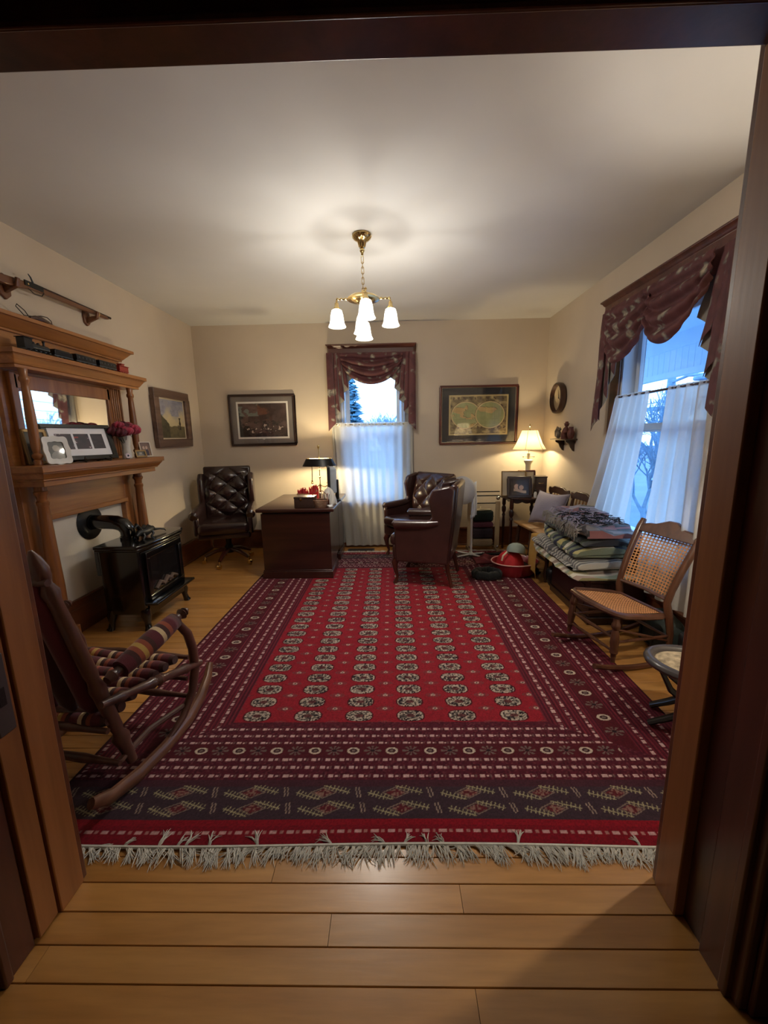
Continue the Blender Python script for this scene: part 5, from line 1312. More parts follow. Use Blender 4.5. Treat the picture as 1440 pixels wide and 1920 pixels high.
# ---------------------------------------------------------------- things on the desk
mo = thing('monitor', 'computer monitor seen edge on at the window side of the desk', 'monitor', (-.70, 4.42, DZT), -80)
b = MB(); b.rbox((0, 0, .235), (.42, .030, .30), .008); b.obj('screen_housing', plain('monitor_bezel', RGB(34, 36, 40), .35), mo)
b = MB(); b.rbox((0, .045, .235), (.40, .07, .27), .02); b.obj('rear_shell', plain('monitor_shell', RGB(168, 180, 192), .35), mo)
b = MB(); b.box(-.195, .195, -.0165, -.0155, .10, .37); b.obj('screen', plain('dark_screen', RGB(16, 18, 22), .1, coat=.6), mo)
b = MB(); b.rbox((0, .09, .12), (.05, .04, .22), .01); b.obj('neck', M_iron, mo); b = MB(); b.rbox((0, .04, .008), (.22, .17, .016), .006); b.obj('foot', M_iron, mo)
bx_ = thing('wooden_box', 'dark wooden box at the near end of the desk', 'box', (-.875, 4.00, DZT))
b = MB(); b.rbox((0, 0, .045), (.20, .16, .09), .006); b.obj('body', M_fdark, bx_); b = MB(); b.rbox((0, 0, .102), (.206, .166, .022), .005); b.obj('lid', M_fdark, bx_); b = MB(); b.rbox((-.03, -.083, .088), (.022, .006, .022), .002); b.obj('clasp', M_brass, bx_)
M_bred = plain('red_paper', RGB(178, 36, 44), .45, var=.08); M_bgold = plain('gold_printed_paper', RGB(176, 140, 100), .4, var=.3, scale=50)
def giftbag(name, label, loc, rz, w, d, h, mat, inner, fr):
    t = thing(name, label, 'gift bag', loc, rz)
    b = MB(); b.box(-w/2, w/2, -d/2, -d/2+.002, 0, h); b.box(-w/2, w/2, d/2-.002, d/2, 0, h); b.box(-w/2, -w/2+.002, -d/2, d/2, 0, h); b.box(w/2-.002, w/2, -d/2, d/2, 0, h); b.box(-w/2, w/2, -d/2, d/2, 0, .002); b.obj('bag_body', mat, t)
    for s in (-1, 1):
        b = MB(); b.tube([(-w*.25, s*(d/2+.001), h-.01), (-w*.24, s*d/2, h+.03), (-w*.1, s*d*.4, h+.055), (w*.1, s*d*.4, h+.055), (w*.24, s*d/2, h+.03), (w*.25, s*(d/2+.001), h-.01)], .002, 6); b.obj('cord_handle', M_brass if fr else M_bred, t)
    for k in range(4):
        b = MB(); x = (-.3+.2*k)*w
        b.grid(lambda u, v: (x+(u-.5)*w*.3*(1+v*.5), .01*math.sin(u*9+k)+d*.1*(k % 2-.5), h*.6+v*(h*.4+.03+.012*((k*7) % 3))+.012*math.sin(u*12+k*2)*v), 8, 6, thick=.001); b.obj('tissue', inner, t, angle=180)
    return t
M_tis = plain('red_tissue', RGB(190, 50, 54), .8, var=.2)
giftbag('gift_bag', 'red gift bag with cord handles standing on the desk', (-.835, 4.25, DZT), 12, .10, .07, .135, M_bred, M_tis, 1)
giftbag('gift_bag', 'patterned gold and red gift bag with red tissue left of the red bag', (-.945, 4.22, DZT), -8, .12, .07, .11, M_bgold, M_tis, 0)
bk = thing('wicker_basket', 'small brown wicker basket near the front corner of the desk', 'basket', (-.725, 3.975, DZT))
M_wick = plain('wicker', RGB(120, 84, 62), .75, var=.3, scale=60)
for k in range(7):
    z = .004+.0115*k; r = .052+.018*k/6; b = MB(); b.tube([((r+.003*math.sin(j*PI+k*PI))*math.cos(2*PI*j/28)*1.15, (r+.003*math.sin(j*PI+k*PI))*math.sin(2*PI*j/28), z) for j in range(28)], .0058, 6, closed=True); b.obj('woven_ring', M_wick, bk)
b = MB(); b.lathe([(.001, .002), (.052, .002), (.052, .006), (.001, .006)], n=20); b.obj('base', M_wick, bk); b = MB(); b.tube([(-.078, 0, .07), (-.07, 0, .13), (-.03, 0, .165), (.03, 0, .165), (.07, 0, .13), (.078, 0, .07)], .004, 6); b.obj('handle', M_wick, bk)
tsx = thing('white_cloth_bag', 'crumpled white bag bulging in front of the monitor', 'bag', (-.665, 4.15, DZT))
b = MB()
def fn(u, v):
    a = u*2*PI; t_ = v*PI*.55; r = math.sin(t_)*(.075+.010*math.sin(a*3+1)+.006*math.sin(a*7+v*6)); return (r*math.cos(a)*1.0, r*math.sin(a), .005+.165*math.cos(t_)*(1+.04*math.sin(a*4))) if v < .99 else (r*math.cos(a)*1.0, r*math.sin(a), .0)
b.grid(fn, 40, 16); b.obj('bag_body', plain('white_plastic', RGB(206, 204, 198), .5, var=.1, bump=.3, bscale=30), tsx, angle=180); b = MB(); b.tube([(0, 0, .15), (.01, .0, .17), (-.01, .01, .178)], [.02, .012, .004], 8); b.obj('knot', M_white, tsx)
pp = thing('leather_notebook', 'brown notebook standing upright by the white bag', 'notebook', (-.735, 4.09, DZT), 20)
b = MB(); b.rbox((0, 0, .065), (.018, .085, .13), .003); b.obj('cover', plain('brown_cover', RGB(92, 48, 34), .5), pp); b = MB(); b.box(-.006, .006, -.045, .040, .004, .127); b.obj('pages', M_cer, pp)
ph = thing('phone', 'small white handset lying at the front right corner of the desk', 'phone', (-.635, 3.985, DZT), 30)
b = MB(); b.rbox((0, 0, .010), (.045, .10, .02), .008); b.obj('body', M_white, ph); b = MB(); b.rbox((0, .02, .0205), (.03, .035, .003), .001); b.obj('display', M_black, ph)
pa = thing('paper_stack', 'loose white papers on the desk behind the wooden box', 'papers', (-.82, 4.13, DZT), 8)
for k in range(4):
    b = MB(); b.M = Matrix.Rotation(.13*k-.2, 4, 'Z'); b.box(-.10, .10, -.05, .08, .002*k, .002*k+.0015); b.obj('sheet', M_cer if k % 2 else M_white, pa)
gl = thing('reading_glasses', 'folded dark reading glasses on the papers on the desk', 'glasses', (-.79, 4.09, DZT+.008), 15)
for s in (-1, 1):
    b = MB(); b.tube([(s*.032+.022*math.cos(2*PI*j/16), -.01, .02+.017*math.sin(2*PI*j/16)) for j in range(16)], .0018, 5, closed=True); b.obj('rim', M_iron, gl)
    b = MB(); b.tube([(s*.054, -.01, .024), (s*.05, .03, .02), (-s*.02, .06, .004)], .0016, 5); b.obj('temple', M_iron, gl)
pen = thing('pen_pot', 'dark pot of pens and scissors on the near end of the desk', 'pen pot', (-.665, 4.03, DZT))
b = MB(); b.lathe([(.001, 0), (.026, 0), (.028, .07), (.025, .07), (.024, .004), (.001, .004)], n=18); b.obj('pot', M_leg, pen)
for k in range(5):
    a = k*1.3; b = MB(); b.cyl((.01*math.cos(a), .01*math.sin(a), .01), (.028*math.cos(a), .028*math.sin(a), .12+.01*(k % 3)), .0035, n=6); b.obj('pen', (M_iron, M_bred, M_brass, M_trg, M_black)[k], pen)

# ---------------------------------------------------------------- corner table things
def folks(U, V):
    C = mixc((34, 26, 24), (60, 46, 40), fbm(U, V, 6, 8))
    for cx_, cz, r in ((.36, .55, .13), (.60, .50, .12)):
        C = np.where((np.hypot((U-cx_)/(r*1.5), (V-cz)/(r*1.6)) < 1)[..., None], np.array((70, 52, 44.)), C)
        C = np.where((np.hypot((U-cx_)/r, (V-cz+.02)/(r*1.15)) < 1)[..., None], np.array((204, 172, 146.)), C)
    C = np.where(((np.abs(V-.28-.06*np.sin(U*6)) < .08) & (U > .2) & (U < .85))[..., None], np.array((196, 170, 146.)), C)
    return C
framed('family_photo_frame', 'black framed photograph of two people leaning on the corner table', 'photo frame', (1.475, 4.60, TZ), -4, .27, .25, .028, .016, M_fdark, folks, (60, 50), [], tilt=-14)
def pale(U, V): return mixc((226, 214, 188), (200, 186, 160), fbm(U, V, 4, 2))
framed('pale_photo_frame', 'thin gilt frame with pale backing behind the family photograph', 'photo frame', (1.445, 4.735, TZ), -2, .28, .30, .010, .012, M_gilt, pale, (20, 20), [], tilt=-7, glass=False)
framed('brown_photo_frame', 'thin brown frame just behind the right side of the family photograph', 'photo frame', (1.60, 4.755, TZ), -4, .20, .305, .016, .012, M_fmah, pale, (20, 20), [], tilt=-6, glass=False)
rb = thing('wooden_cabinet_box', 'dark wooden box with a sloping top on the right of the corner table', 'box', (1.735, 4.69, TZ), -12)
b = MB(); b.rbox((0, 0, .115), (.13, .15, .23), .004); b.obj('body', M_fdark, rb); b = MB(); b.rbox((0, 0, .236), (.14, .16, .014), .004); b.obj('lid', M_fdark, rb); b = MB(); b.tube([(-.025, -.078, .17), (-.02, -.085, .165), (.02, -.085, .165), (.025, -.078, .17)], .003, 6); b.obj('pull', M_brass, rb); b = MB(); b.box(-.05, .05, -.078, -.0755, .03, .15); b.obj('door_panel', M_mahog, rb, bevel=.002)
fg2 = thing('bird_figurine', 'small black and white figurine at the table edge beside the family photograph', 'figurine', (1.655, 4.595, TZ))
b = MB(); b.lathe([(.001, 0), (.016, 0), (.02, .02), (.018, .05), (.010, .07), (.001, .075)], n=14); b.obj('white_body', M_white, fg2); b = MB(); b.ball((0, 0, .085), (.014, .014, .016)); b.ball((0, .012, .055), (.014, .010, .022)); b.obj('black_head', M_black, fg2)

# ---------------------------------------------------------------- spindle chairs along the right wall
M_sp = wood('spindle_chair_wood', RGB(150, 106, 60), RGB(188, 140, 86), .4, axis=0, coat=.3); M_spd = wood('spindle_chair_dark', RGB(58, 36, 26), RGB(84, 54, 38), .4, axis=2, coat=.3)
def spindle_chair(label, loc, rz):
    t = thing('spindle_chair', label, 'chair', loc, rz, 'spindle back chairs on the right wall')
    b = MB(); b.rbox((0, 0, .435), (.42, .40, .028), .012, 3, squash=lambda p: Vector((p.x*(1-.12*(p.y+.2)), p.y, p.z))); b.obj('seat', M_sp, t)
    for s in (-1, 1):
        b = MB(); b.turned((s*.15, -.15, .425), (s*.18, -.18, 0), [(0, .014), (.2, .02), (.3, .014), (.36, .022), (.6, .018), (.7, .022), (1, .011)], 10); b.obj('leg', M_spd, t)
        b = MB(); b.turned((s*.14, .14, .425), (s*.16, .19, 0), [(0, .014), (.4, .019), (1, .011)], 10); b.obj('leg', M_spd, t)
        b = MB(); b.tube([(s*.165, .165, .445), (s*.17, .19, .60), (s*.18, .215, .74), (s*.165, .225, .80)], [.015, .017, .016, .012], 8); b.obj('back_post', M_spd, t)
    for k in range(4):
        x = -.09+.06*k; b = MB(); b.turned((x, .165, .445), (x*1.05, .215, .775), [(0, .006), (.5, .011), (1, .006)], 8); b.obj('spindle', M_sp, t)
    b = MB(); b.prism([(-.20, .76), (-.215, .80), (-.20, .835), (-.14, .828), (-.09, .85), (.09, .85), (.14, .828), (.20, .835), (.215, .80), (.20, .76), (.1, .772), (-.1, .772)], .205, .228, 'y'); b.obj('crest_rail', M_spd, t, bevel=.004)
    b = MB(); b.turned((-.16, -.165, .20), (.16, -.165, .20), [(0, .008), (.5, .014), (1, .008)], 8); b.obj('stretcher', M_spd, t)
    return t
spindle_chair('spindle back wooden chair nearest the corner table holding the grey lavender pillow', (1.62, 4.36, 0), -84)
spindle_chair('spindle back wooden chair half hidden behind the heap of folded blankets', (1.655, 3.92, 0), -88)
pw_ = thing('pillow', 'grey lavender pillow leaning on the spindle chair near the corner', 'pillow', (1.62, 4.24, .455), -62)
b = MB(); b.M = Matrix.Rotation(math.radians(-24), 4, 'X')
def pil(sg):
    def fn(u, v):
        e = (4*u*(1-u)*4*v*(1-v))**.42; x = (u-.5)*.40*(1-.10*math.sin(PI*v)); z = .0+.38*v-.03*math.sin(u*PI)*(2*v-1)
        return (x, sg*.085*e+.004*math.sin(u*13+v*7)*e, z)
    return fn
b.grid(pil(1), 22, 22); b.grid(pil(-1), 22, 22); b.obj('pillow_body', plain('lavender_cotton', RGB(152, 148, 166), .9, var=.06, bump=.2, bscale=90), pw_, angle=180)
ed = []
for k in range(80):
    q = k/20; i = int(q); f_ = q-i
    u, v = ((f_, 0), (1, f_), (1-f_, 1), (0, 1-f_))[i]; ed.append(pil(1)(u, v))
b = MB(); b.M = Matrix.Rotation(math.radians(-24), 4, 'X'); b.tube(ed, .004, 6, closed=True); b.obj('piping', plain('pillow_piping', RGB(136, 132, 150), .9), pw_)

# ---------------------------------------------------------------- blanket chest and folded blankets
chs = thing('blanket_chest', 'dark wooden chest under the heap of folded blankets', 'chest', (1.665, 3.20, 0), 0)
M_chest = wood('dark_chest_wood', RGB(36, 18, 16), RGB(54, 28, 24), .35, axis=1, coat=.3)
b = MB(); b.box(-.20, .20, -.36, .34, .06, .33); b.obj('body', M_chest, chs, bevel=.004); b = MB(); b.rbox((0, .0, .345), (.43, .76, .03), .008); b.obj('lid', M_chest, chs)
b = MB(); b.box(-.21, .21, -.37, .35, .0, .058); b.obj('plinth', M_chest, chs, bevel=.004)
b = MB(); b.box(-.206, -.2005, -.28, .26, .11, .29); b.obj('front_panel', M_chest, chs, bevel=.003)
def blanket(label, c, size, rz, layers, cols, seed, drop=0, wob=.012, fringe_c=None, tilt=0):
    t = thing('folded_blanket', label, 'blanket', c, rz, 'folded blankets heaped on the chest')
    w, d, h = size; lh = h/layers
    for k in range(layers):
        b = MB(); col = cols[k % len(cols)]
        nu, nv = 46, 16
        def prof(v):     # rounded fold cross-section (x,z)
            a = v*2*PI; c_, s_ = math.cos(a), math.sin(a); q = (abs(c_)**6+abs(s_)**6)**(-1/6)
            return c_*q, s_*q
        ofx = .018*math.sin(seed*3+k*2.1); ofy = .015*math.sin(seed+k*1.7)
        def fn(u, v):
            px_, pz = prof(v); y = (u-.5)*d
            e = 1-.10*abs(2*u-1)**6
            x = px_*w/2*e+ofx+wob*math.sin(y*9+k+seed)*(.5+.5*abs(px_)); z = lh*(k+.5)+pz*lh*.52*(1+.12*math.sin(y*7+seed+k*2))*e
            z += wob*.8*math.sin(x*11+y*6+seed)+tilt*(y)
            nn = noise.noise(Vector((x*6+seed, y*6, z*8))); n2 = noise.noise(Vector((x*17+seed, y*17, z*20+k)))
            z += wob*1.5*nn+wob*.7*n2; x += wob*1.3*noise.noise(Vector((y*9, z*20, seed)))
            z -= drop*max(0, abs(px_)-.8)*.12
            return (x, y+ofy, max(.001, z) if k == 0 else z)
        vsx = [fn(i/nu, j/nv) for j in range(nv) for i in range(nu+1)]
        for j in range(nv):
            for i in range(nu):
                j2 = (j+1) % nv
                b.col = col(i/nu, j/nv) if callable(col) else col
                q = [vsx[j*(nu+1)+i], vsx[j*(nu+1)+i+1], vsx[j2*(nu+1)+i+1], vsx[j2*(nu+1)+i]]
                b.add(q, [(0, 1, 2, 3)])
        for i in (0, nu): b.col = col(i/nu, .5) if callable(col) else col; b.add([vsx[j*(nu+1)+i] for j in range(nv)], [tuple(range(nv))])
        b.col = None; b.obj('fold', M_vcloth, t, angle=70)
    if fringe_c:
        b = MB(); random.seed(seed*7)
        for k in range(120):
            y = random.uniform(-d/2, d/2); x = -w/2-.004; z = h*random.uniform(.35, 1.0)
            L = random.uniform(.03, .07); b.tube([(x+.02, y, z), (x-.012, y+random.uniform(-.01, .01), z-.005), (x-.02, y+random.uniform(-.02, .02), z-L)], [.003, .003, .0015], 4, cap=False)
        b.obj('fringe', fringe_c, t, recalc=False)['kind'] = 'stuff'
    return t
def chk(*cs):
    def f(u, v, cs=cs): return cs[(int(u*22)+int(v*7)*2) % len(cs)]
    return f
def strp(*cs):
    def f(u, v, cs=cs): return cs[int(u*46) % len(cs)]
    return f
g1, g2, g3 = RGB(74, 84, 72), RGB(110, 118, 96), RGB(52, 56, 58); cr = RGB(198, 190, 172); nb = RGB(34, 38, 60); ye = RGB(176, 166, 110); pk = RGB(150, 84, 84); lv = RGB(150, 142, 160); bl_ = RGB(26, 26, 32)
M_fr1 = plain('grey_wool_fringe', RGB(150, 144, 134), .9, var=.3)
blanket('patchwork quilt in cream and pale green at the very bottom of the blanket heap', (1.595, 3.24, .361), (.54, .90, .045), 0, 1, [chk(cr, RGB(150, 142, 100), RGB(124, 136, 116), cr, RGB(150, 128, 112))], 1, 1, .012, None, .05)
blanket('ribbed white and grey knitted blanket second from the bottom of the heap', (1.575, 3.30, .408), (.46, .80, .085), 3, 2, [strp(RGB(176, 172, 162), RGB(92, 90, 90))], 2, .5, .014, None, .06)
blanket('plaid blanket in navy and yellow green midway up the heap', (1.60, 3.30, .495), (.44, .74, .10), -3, 2, [chk(nb, g2, cr, g1, ye, nb, g2)], 3, .5, .024, None, .07)
blanket('dark green and black wool throw under the fringed coverlet', (1.61, 3.27, .597), (.44, .74, .06), 2, 1, [chk(g3, g1, bl_, g3)], 4, .5, .024, None, .08)
blanket('mottled lilac and salmon throw with tangled fringe on top of the heap', (1.61, 3.26, .659), (.43, .76, .085), -2, 1, [lambda u, v: (lv, RGB(128, 124, 138), RGB(112, 104, 116), RGB(150, 142, 150))[int(abs(math.sin(u*31.7+v*17.3)*43.1)) % 4] if noise.noise(Vector((u*9, v*5, 2))) < .12 and u > .25 else ((RGB(128, 84, 84), RGB(60, 58, 66), RGB(110, 104, 104), g3)[int(4+4*noise.noise(Vector((u*7, v*6, 8)))) % 4])], 5, .6, .030, M_fr1, .09)
tgl = blanket_top = [o for o in COL.objects if o.name.startswith('folded_blanket')][-1]
rnd = random.Random(3)
for nm_, mt_, cnt, ylo, yhi in (('dark_tangled_fringe', plain('black_wool_fringe', RGB(26, 24, 28), .9), 150, -.36, .06), ('lilac_tangled_fringe', plain('lilac_wool_fringe', RGB(150, 140, 156), .9, var=.2), 110, -.36, .30)):
    b = MB()
    for k in range(cnt):
        y = rnd.uniform(ylo, yhi); x = rnd.uniform(-.21, .12); a = rnd.uniform(0, 2*PI); p = Vector((x, y, .098+rnd.uniform(0, .02))); pts = [p.copy()]
        for j in range(5):
            a += rnd.gauss(0, 1.0); p = p+Vector((math.cos(a)*.016, math.sin(a)*.016, rnd.uniform(-.006, .006)-(.014 if p.x < -.205 else 0))); pts.append(p.copy())
        b.tube(pts, [.003]*5+[.0015], 5, cap=False)
    b.obj(nm_, mt_, tgl, recalc=False)['kind'] = 'stuff'
gc = thing('mustard_cloth', 'mustard yellow cloth draped over the near end of the spindle chair seat beside the chest', 'cloth', (1.45, 3.79, 0), 0)
b = MB()
def fn(u, v):
    y = (u-.5)*.22; w = v*.52
    if w < .12: x, z = .12-w, .452+.006*math.sin(u*9)
    else: x, z = -.005-.03*math.sin((w-.12)*5)-.01*math.sin(u*8+v*3), .452-(w-.12)*(1-.12*math.sin(u*PI))
    return (x-.05, y*(1+.1*v)+.015*v, z)
b.grid(fn, 16, 34, thick=.004); b.obj('cloth_sheet', plain('mustard_cotton', RGB(172, 132, 62), .85, var=.08), gc, angle=120)
bb_ = thing('black_bag', 'black soft bag on the floor against the near end of the chest', 'bag', (1.50, 3.62, 0), 0)
b = MB(); b.rbox((.03, .0, .10), (.16, .14, .20), .06, 5, squash=lambda p: Vector((p.x+.01*math.sin(p.z*30), p.y+.01*math.sin(p.x*40), max(0, p.z)))); b.obj('bag_body', M_iron, bb_); b = MB(); b.tube([(0, 0, .19), (.0, 0, .25), (.06, 0, .25), (.06, 0, .19)], .006, 6); b.obj('strap', M_iron, bb_)

# ---------------------------------------------------------------- red tub with bag and cap, black ring
tu = thing('red_tub', 'shallow red plastic tub with a pale rim on the floor beyond the chair', 'tub', (1.26, 3.98, .009), 10)
b = MB(); prof = [(.001, .004), (.165, .004), (.185, .03), (.215, .12), (.225, .135), (.235, .137), (.232, .128), (.222, .124), (.196, .03), (.172, 0), (.001, 0)]
n = 40; vs = []
for (r, z) in prof:
    for k in range(n): a = 2*PI*k/n; vs.append((r*math.cos(a)*1.05, r*math.sin(a)*.85, z))
b.add(vs, [(i*n+k, i*n+(k+1) % n, (i+1)*n+(k+1) % n, (i+1)*n+k) for i in range(len(prof)-1) for k in range(n)]); b.obj('tub_body', plain('red_plastic', RGB(142, 36, 42), .35, coat=.3), tu)
b = MB(); b.tube([(.232*1.05*math.cos(2*PI*k/40), .232*.85*math.sin(2*PI*k/40), .138) for k in range(40)], .006, 6, closed=True); b.obj('rim', plain('pale_pink_plastic', RGB(206, 160, 150), .4), tu)
rbg = thing('red_cloth_bag', 'bright red cloth bag slumped inside the red tub', 'bag', (1.21, 3.98, .015), 0)
b = MB()
def fn(u, v):
    a = u*2*PI; t_ = v*PI*.5; r = math.sin(t_)*.145*(1+.06*math.sin(a*3)+.03*math.sin(a*8+v*9)); return (r*math.cos(a), r*math.sin(a)*.8, .01+.23*math.cos(t_)**.8*(1+.05*math.sin(a*2+1)) if v < .99 else .005)
b.grid(fn, 44, 20); b.obj('bag_body', plain('red_canvas', RGB(186, 36, 42), .8, var=.1, bump=.2, bscale=40), rbg, angle=180)
b = MB(); b.tube([(-.03, -.04, .22), (-.06, -.08, .245), (-.10, -.09, .21), (-.11, -.09, .16)], .009, 6); b.obj('strap', M_cer, rbg)
cp = thing('baseball_cap', 'grey green baseball cap resting on the red bag', 'cap', (1.25, 3.93, .245), 150)
b = MB(); b.M = Matrix.Rotation(math.radians(16), 4, 'X')
b.lathe([(.092, 0), (.094, .02), (.088, .05), (.068, .078), (.038, .095), (.001, .10)], n=28); b.obj('crown', plain('sage_cotton', RGB(136, 148, 140), .85), cp, angle=80)
b = MB(); b.M = Matrix.Rotation(math.radians(16), 4, 'X'); b.grid(lambda u, v: ((u-.5)*.17*(1-.25*v*v*0), -.07-.085*v*(1-(2*u-1)**2*.55), .002-.018*(2*u-1)**2-.008*v), 14, 6, thick=.004); b.obj('peak', plain('sage_peak', RGB(150, 156, 140), .8), cp, angle=100)
MB().ball((0, -.028, .096), .006).obj('top_button', M_trg, cp)
rg = thing('black_ring', 'thick black furry ring lying on the rug by the red tub', 'ring', (.945, 3.86, .012))
b = MB(); b.tube([((.115+.004*math.sin(k*2.3))*math.cos(2*PI*k/36), (.085+.004*math.sin(k*1.7))*math.sin(2*PI*k/36), .042+.004*math.sin(k*1.1)) for k in range(36)], [.040+.004*math.sin(k*2.9) for k in range(36)], 12, closed=True); b.obj('ring_body', plain('black_plush', RGB(14, 16, 16), .95, sheen=.1, bump=.6, bscale=120), rg)
rcl = thing('crumpled_red_cloth', 'dark red crumpled cloth on the floor behind the red tub', 'cloth', (1.10, 4.42, .004))
b = MB(); b.grid(lambda u, v: ((u-.5)*.34, (v-.5)*.26, .012+.055*math.sin(PI*u)*math.sin(PI*v)*(1+.5*math.sin(u*14+v*5)*math.cos(v*11))), 26, 20, thick=.004); b.obj('cloth_heap', plain('wine_cotton', RGB(104, 30, 40), .85, var=.2), rcl, angle=120)
hs = thing('vacuum_hose', 'dark curved hose and wand lying on the floor under the corner chair', 'hose', (1.37, 4.42, 0))
b = MB(); b.tube([(-.28, .20, .02), (-.10, .22, .022), (.02, .14, .03), (.10, .02, .035), (.13, -.12, .022)], .018, 10); b.obj('hose_tube', M_iron, hs); b = MB(); b.cyl((-.30, .20, .02), (-.28, .20, .02), .022, n=10); b.obj('cuff', M_trg, hs)
shoe = thing('leather_shoe', 'brown leather shoe on its side under the spindle chair near the tub', 'shoe', (1.43, 4.08, .0), 40)
b = MB(); b.tube([(0, -.12, .03), (0, -.08, .035), (0, 0, .04), (0, .06, .055), (0, .11, .05)], [.016, .036, .034, .036, .026], 12); b.obj('upper', plain('brown_shoe_leather', RGB(70, 48, 36), .5), shoe); b = MB(); b.rbox((0, 0, .008), (.075, .26, .016), .007); b.obj('sole', M_iron, shoe)
# ---------------------------------------------------------------- fan under a cover, rack of folded textiles
fn_ = thing('pedestal_fan', 'white pedestal fan with cross shaped foot and pale cloth cover behind the wing chairs', 'fan', (.935, 4.62, .008), 0)
for k in range(2):
    a = math.radians(24+(110 if k else 0)); b = MB(); b.tube([(-.19*math.cos(a), -.19*math.sin(a), .012), (0, 0, .022), (.19*math.cos(a), .19*math.sin(a), .012)], [.011, .014, .011], 8, flat=.8); b.obj('foot_bar', M_white, fn_)
b = MB(); b.lathe([(.001, .015), (.034, .015), (.034, .03), (.014, .05), (.013, .45), (.017, .455), (.017, .49), (.010, .50), (.010, .74), (.001, .74)], n=16); b.obj('pole', M_white, fn_)
b = MB(); b.M = Matrix.Translation((-.115, -.02, .79)) @ Matrix.Rotation(math.radians(-38), 4, 'Z'); b.lathe([(.001, -.09), (.05, -.085), (.12, -.06), (.155, -.03), (.165, 0), (.155, .03), (.11, .055), (.001, .07)], (0, 0, 0), (0, 1, 0), 28); b.obj('covered_head', cloth_thin('pale_fan_cover', RGB(206, 208, 214), .15, .4), fn_)
b = MB(); b.grid(lambda u, v: (.015+.05*(u-.5)*(1+.6*v)+.01*math.sin(u*14), -.03+.10*(u-.5)+.012*math.sin(v*9+u*6), .86-.40*v+.03*u), 14, 18, thick=.002); b.obj('hanging_cover', plain('pale_blue_cloth', RGB(196, 204, 220), .8), fn_, angle=120)
rkk = thing('textile_rack', 'pale wooden rack with two posts holding folded dark textiles against the back wall', 'rack', (1.13, 4.90, .0), 0)
M_pale = wood('pale_rack_wood', RGB(170, 146, 108), RGB(196, 172, 132), .5, axis=2)
for s in (-1, 1):
    b = MB(); b.box(s*.17-.028, s*.17+.028, -.05, -.03, .04, .62); b.obj('side_post', M_pale, rkk, bevel=.003); b = MB(); b.box(s*.17-.02, s*.17+.02, -.12, .10, .0, .035); b.obj('foot', M_pale, rkk, bevel=.003)
    MB().ball((s*.17-.005*s, -.055, .665), .025, 14, 10).obj('chrome_knob', plain('chrome', RGB(210, 210, 210), .08, 1), rkk)
    MB().ball((s*.17, -.08, .06), .02, 12, 8).obj('chrome_knob', plain('chrome', RGB(210, 210, 210), .08, 1), rkk)
for z in (.60, .69, .74): MB().cyl((-.19, -.04+.02*(z > .65), z), (.19, -.04+.02*(z > .65), z), .007, n=8).obj('cross_bar', M_iron, rkk)
for k, (z0, z1, c, nm, dd) in enumerate(((.04, .14, (150, 130, 100), 'tan_blanket', .12), (.14, .28, (46, 34, 42), 'dark_blanket', .11), (.28, .36, (84, 38, 52), 'maroon_blanket', .12), (.36, .50, (28, 40, 34), 'green_blanket', .11))):
    t = thing('folded_textile', ('tan', 'charcoal', 'maroon', 'dark green')[k]+' folded textile '+('at the bottom of', 'second from the bottom of', 'third from the bottom of', 'topmost in')[k]+' the pale wooden rack', 'textile', (1.13, 4.93, z0+.001), 0, 'folded textiles in the rack')
    b = MB(); b.rbox((0, 0, (z1-z0)/2), (.26, dd, z1-z0-.003), .03, 4); b.obj('fold', plain(nm, RGB(*c), .9, var=.15, bump=.3, bscale=60), t)
    b = MB(); b.rbox((0, -dd/2+.012, (z1-z0)*.5), (.262, .02, .010), .004, 2); b.obj('hem', plain(nm+'_hem', RGB(*[min(255, x+26) for x in c]), .9), t)
hg = thing('coat_hanger', 'pale plastic hangers lying on the topmost folded textile of the rack', 'hanger', (1.12, 4.90, .505), 10)
b = MB(); b.tube([(-.11, 0, .006), (0, .05, .012), (.11, 0, .006), (.10, -.012, .006), (-.10, -.012, .006)], .005, 6, closed=True); b.tube([(0, .05, .012), (0, .07, .03), (.02, .085, .03)], .003, 6); b.obj('hanger_body', M_cer, hg)

# ---------------------------------------------------------------- bags behind the rocker, footstool
sc_ = thing('duffel_bag', 'dark green duffel bag on the floor under the right window', 'bag', (1.785, 2.50, 0), 0)
b = MB(); b.rbox((0, 0, .12), (.19, .26, .24), .07, 5, squash=lambda p: Vector((p.x+.008*math.sin(p.y*22), p.y, max(0, p.z+.010*math.sin(p.y*17+p.x*9))))); b.obj('bag_body', plain('dark_green_nylon', RGB(38, 46, 42), .7, bump=.2, bscale=50), sc_)
b = MB(); b.tube([(-.09, -.08, .16), (-.105, -.06, .05), (-.105, .06, .05), (-.09, .08, .16)], .009, 6); b.obj('handle', M_iron, sc_); b = MB(); b.rbox((-.01, 0, .243), (.014, .18, .006), .002); b.obj('zip', M_iron, sc_)
sc2 = thing('suitcase', 'black suitcase under the right window beside the duffel bag', 'suitcase', (1.785, 2.13, 0), 0)
b = MB(); b.rbox((0, 0, .13), (.20, .22, .26), .03, 3); b.obj('shell', plain('black_nylon', RGB(20, 22, 24), .6), sc2); b = MB(); b.tube([(-.10, -.05, .2), (-.12, -.04, .2), (-.12, .04, .2), (-.10, .05, .2)], .006, 6); b.obj('handle', M_iron, sc2)
fs_ = thing('footstool', 'dark wooden footstool with a pale needlepoint cushion by the right door jamb', 'footstool', (1.43, 1.73, 0), -35)
M_blk = plain('ebonised_wood', RGB(22, 20, 20), .3, coat=.4); M_gr = plain('grey_stool_rim', RGB(70, 66, 68), .3, coat=.5)
n = 40
b = MB(); b.tube([(.20*math.cos(2*PI*k/n), .15*math.sin(2*PI*k/n), .335-.10*0) for k in range(n)], .024, 10, closed=True, flat=.9); rimo = b.obj('rim', M_gr, fs_)
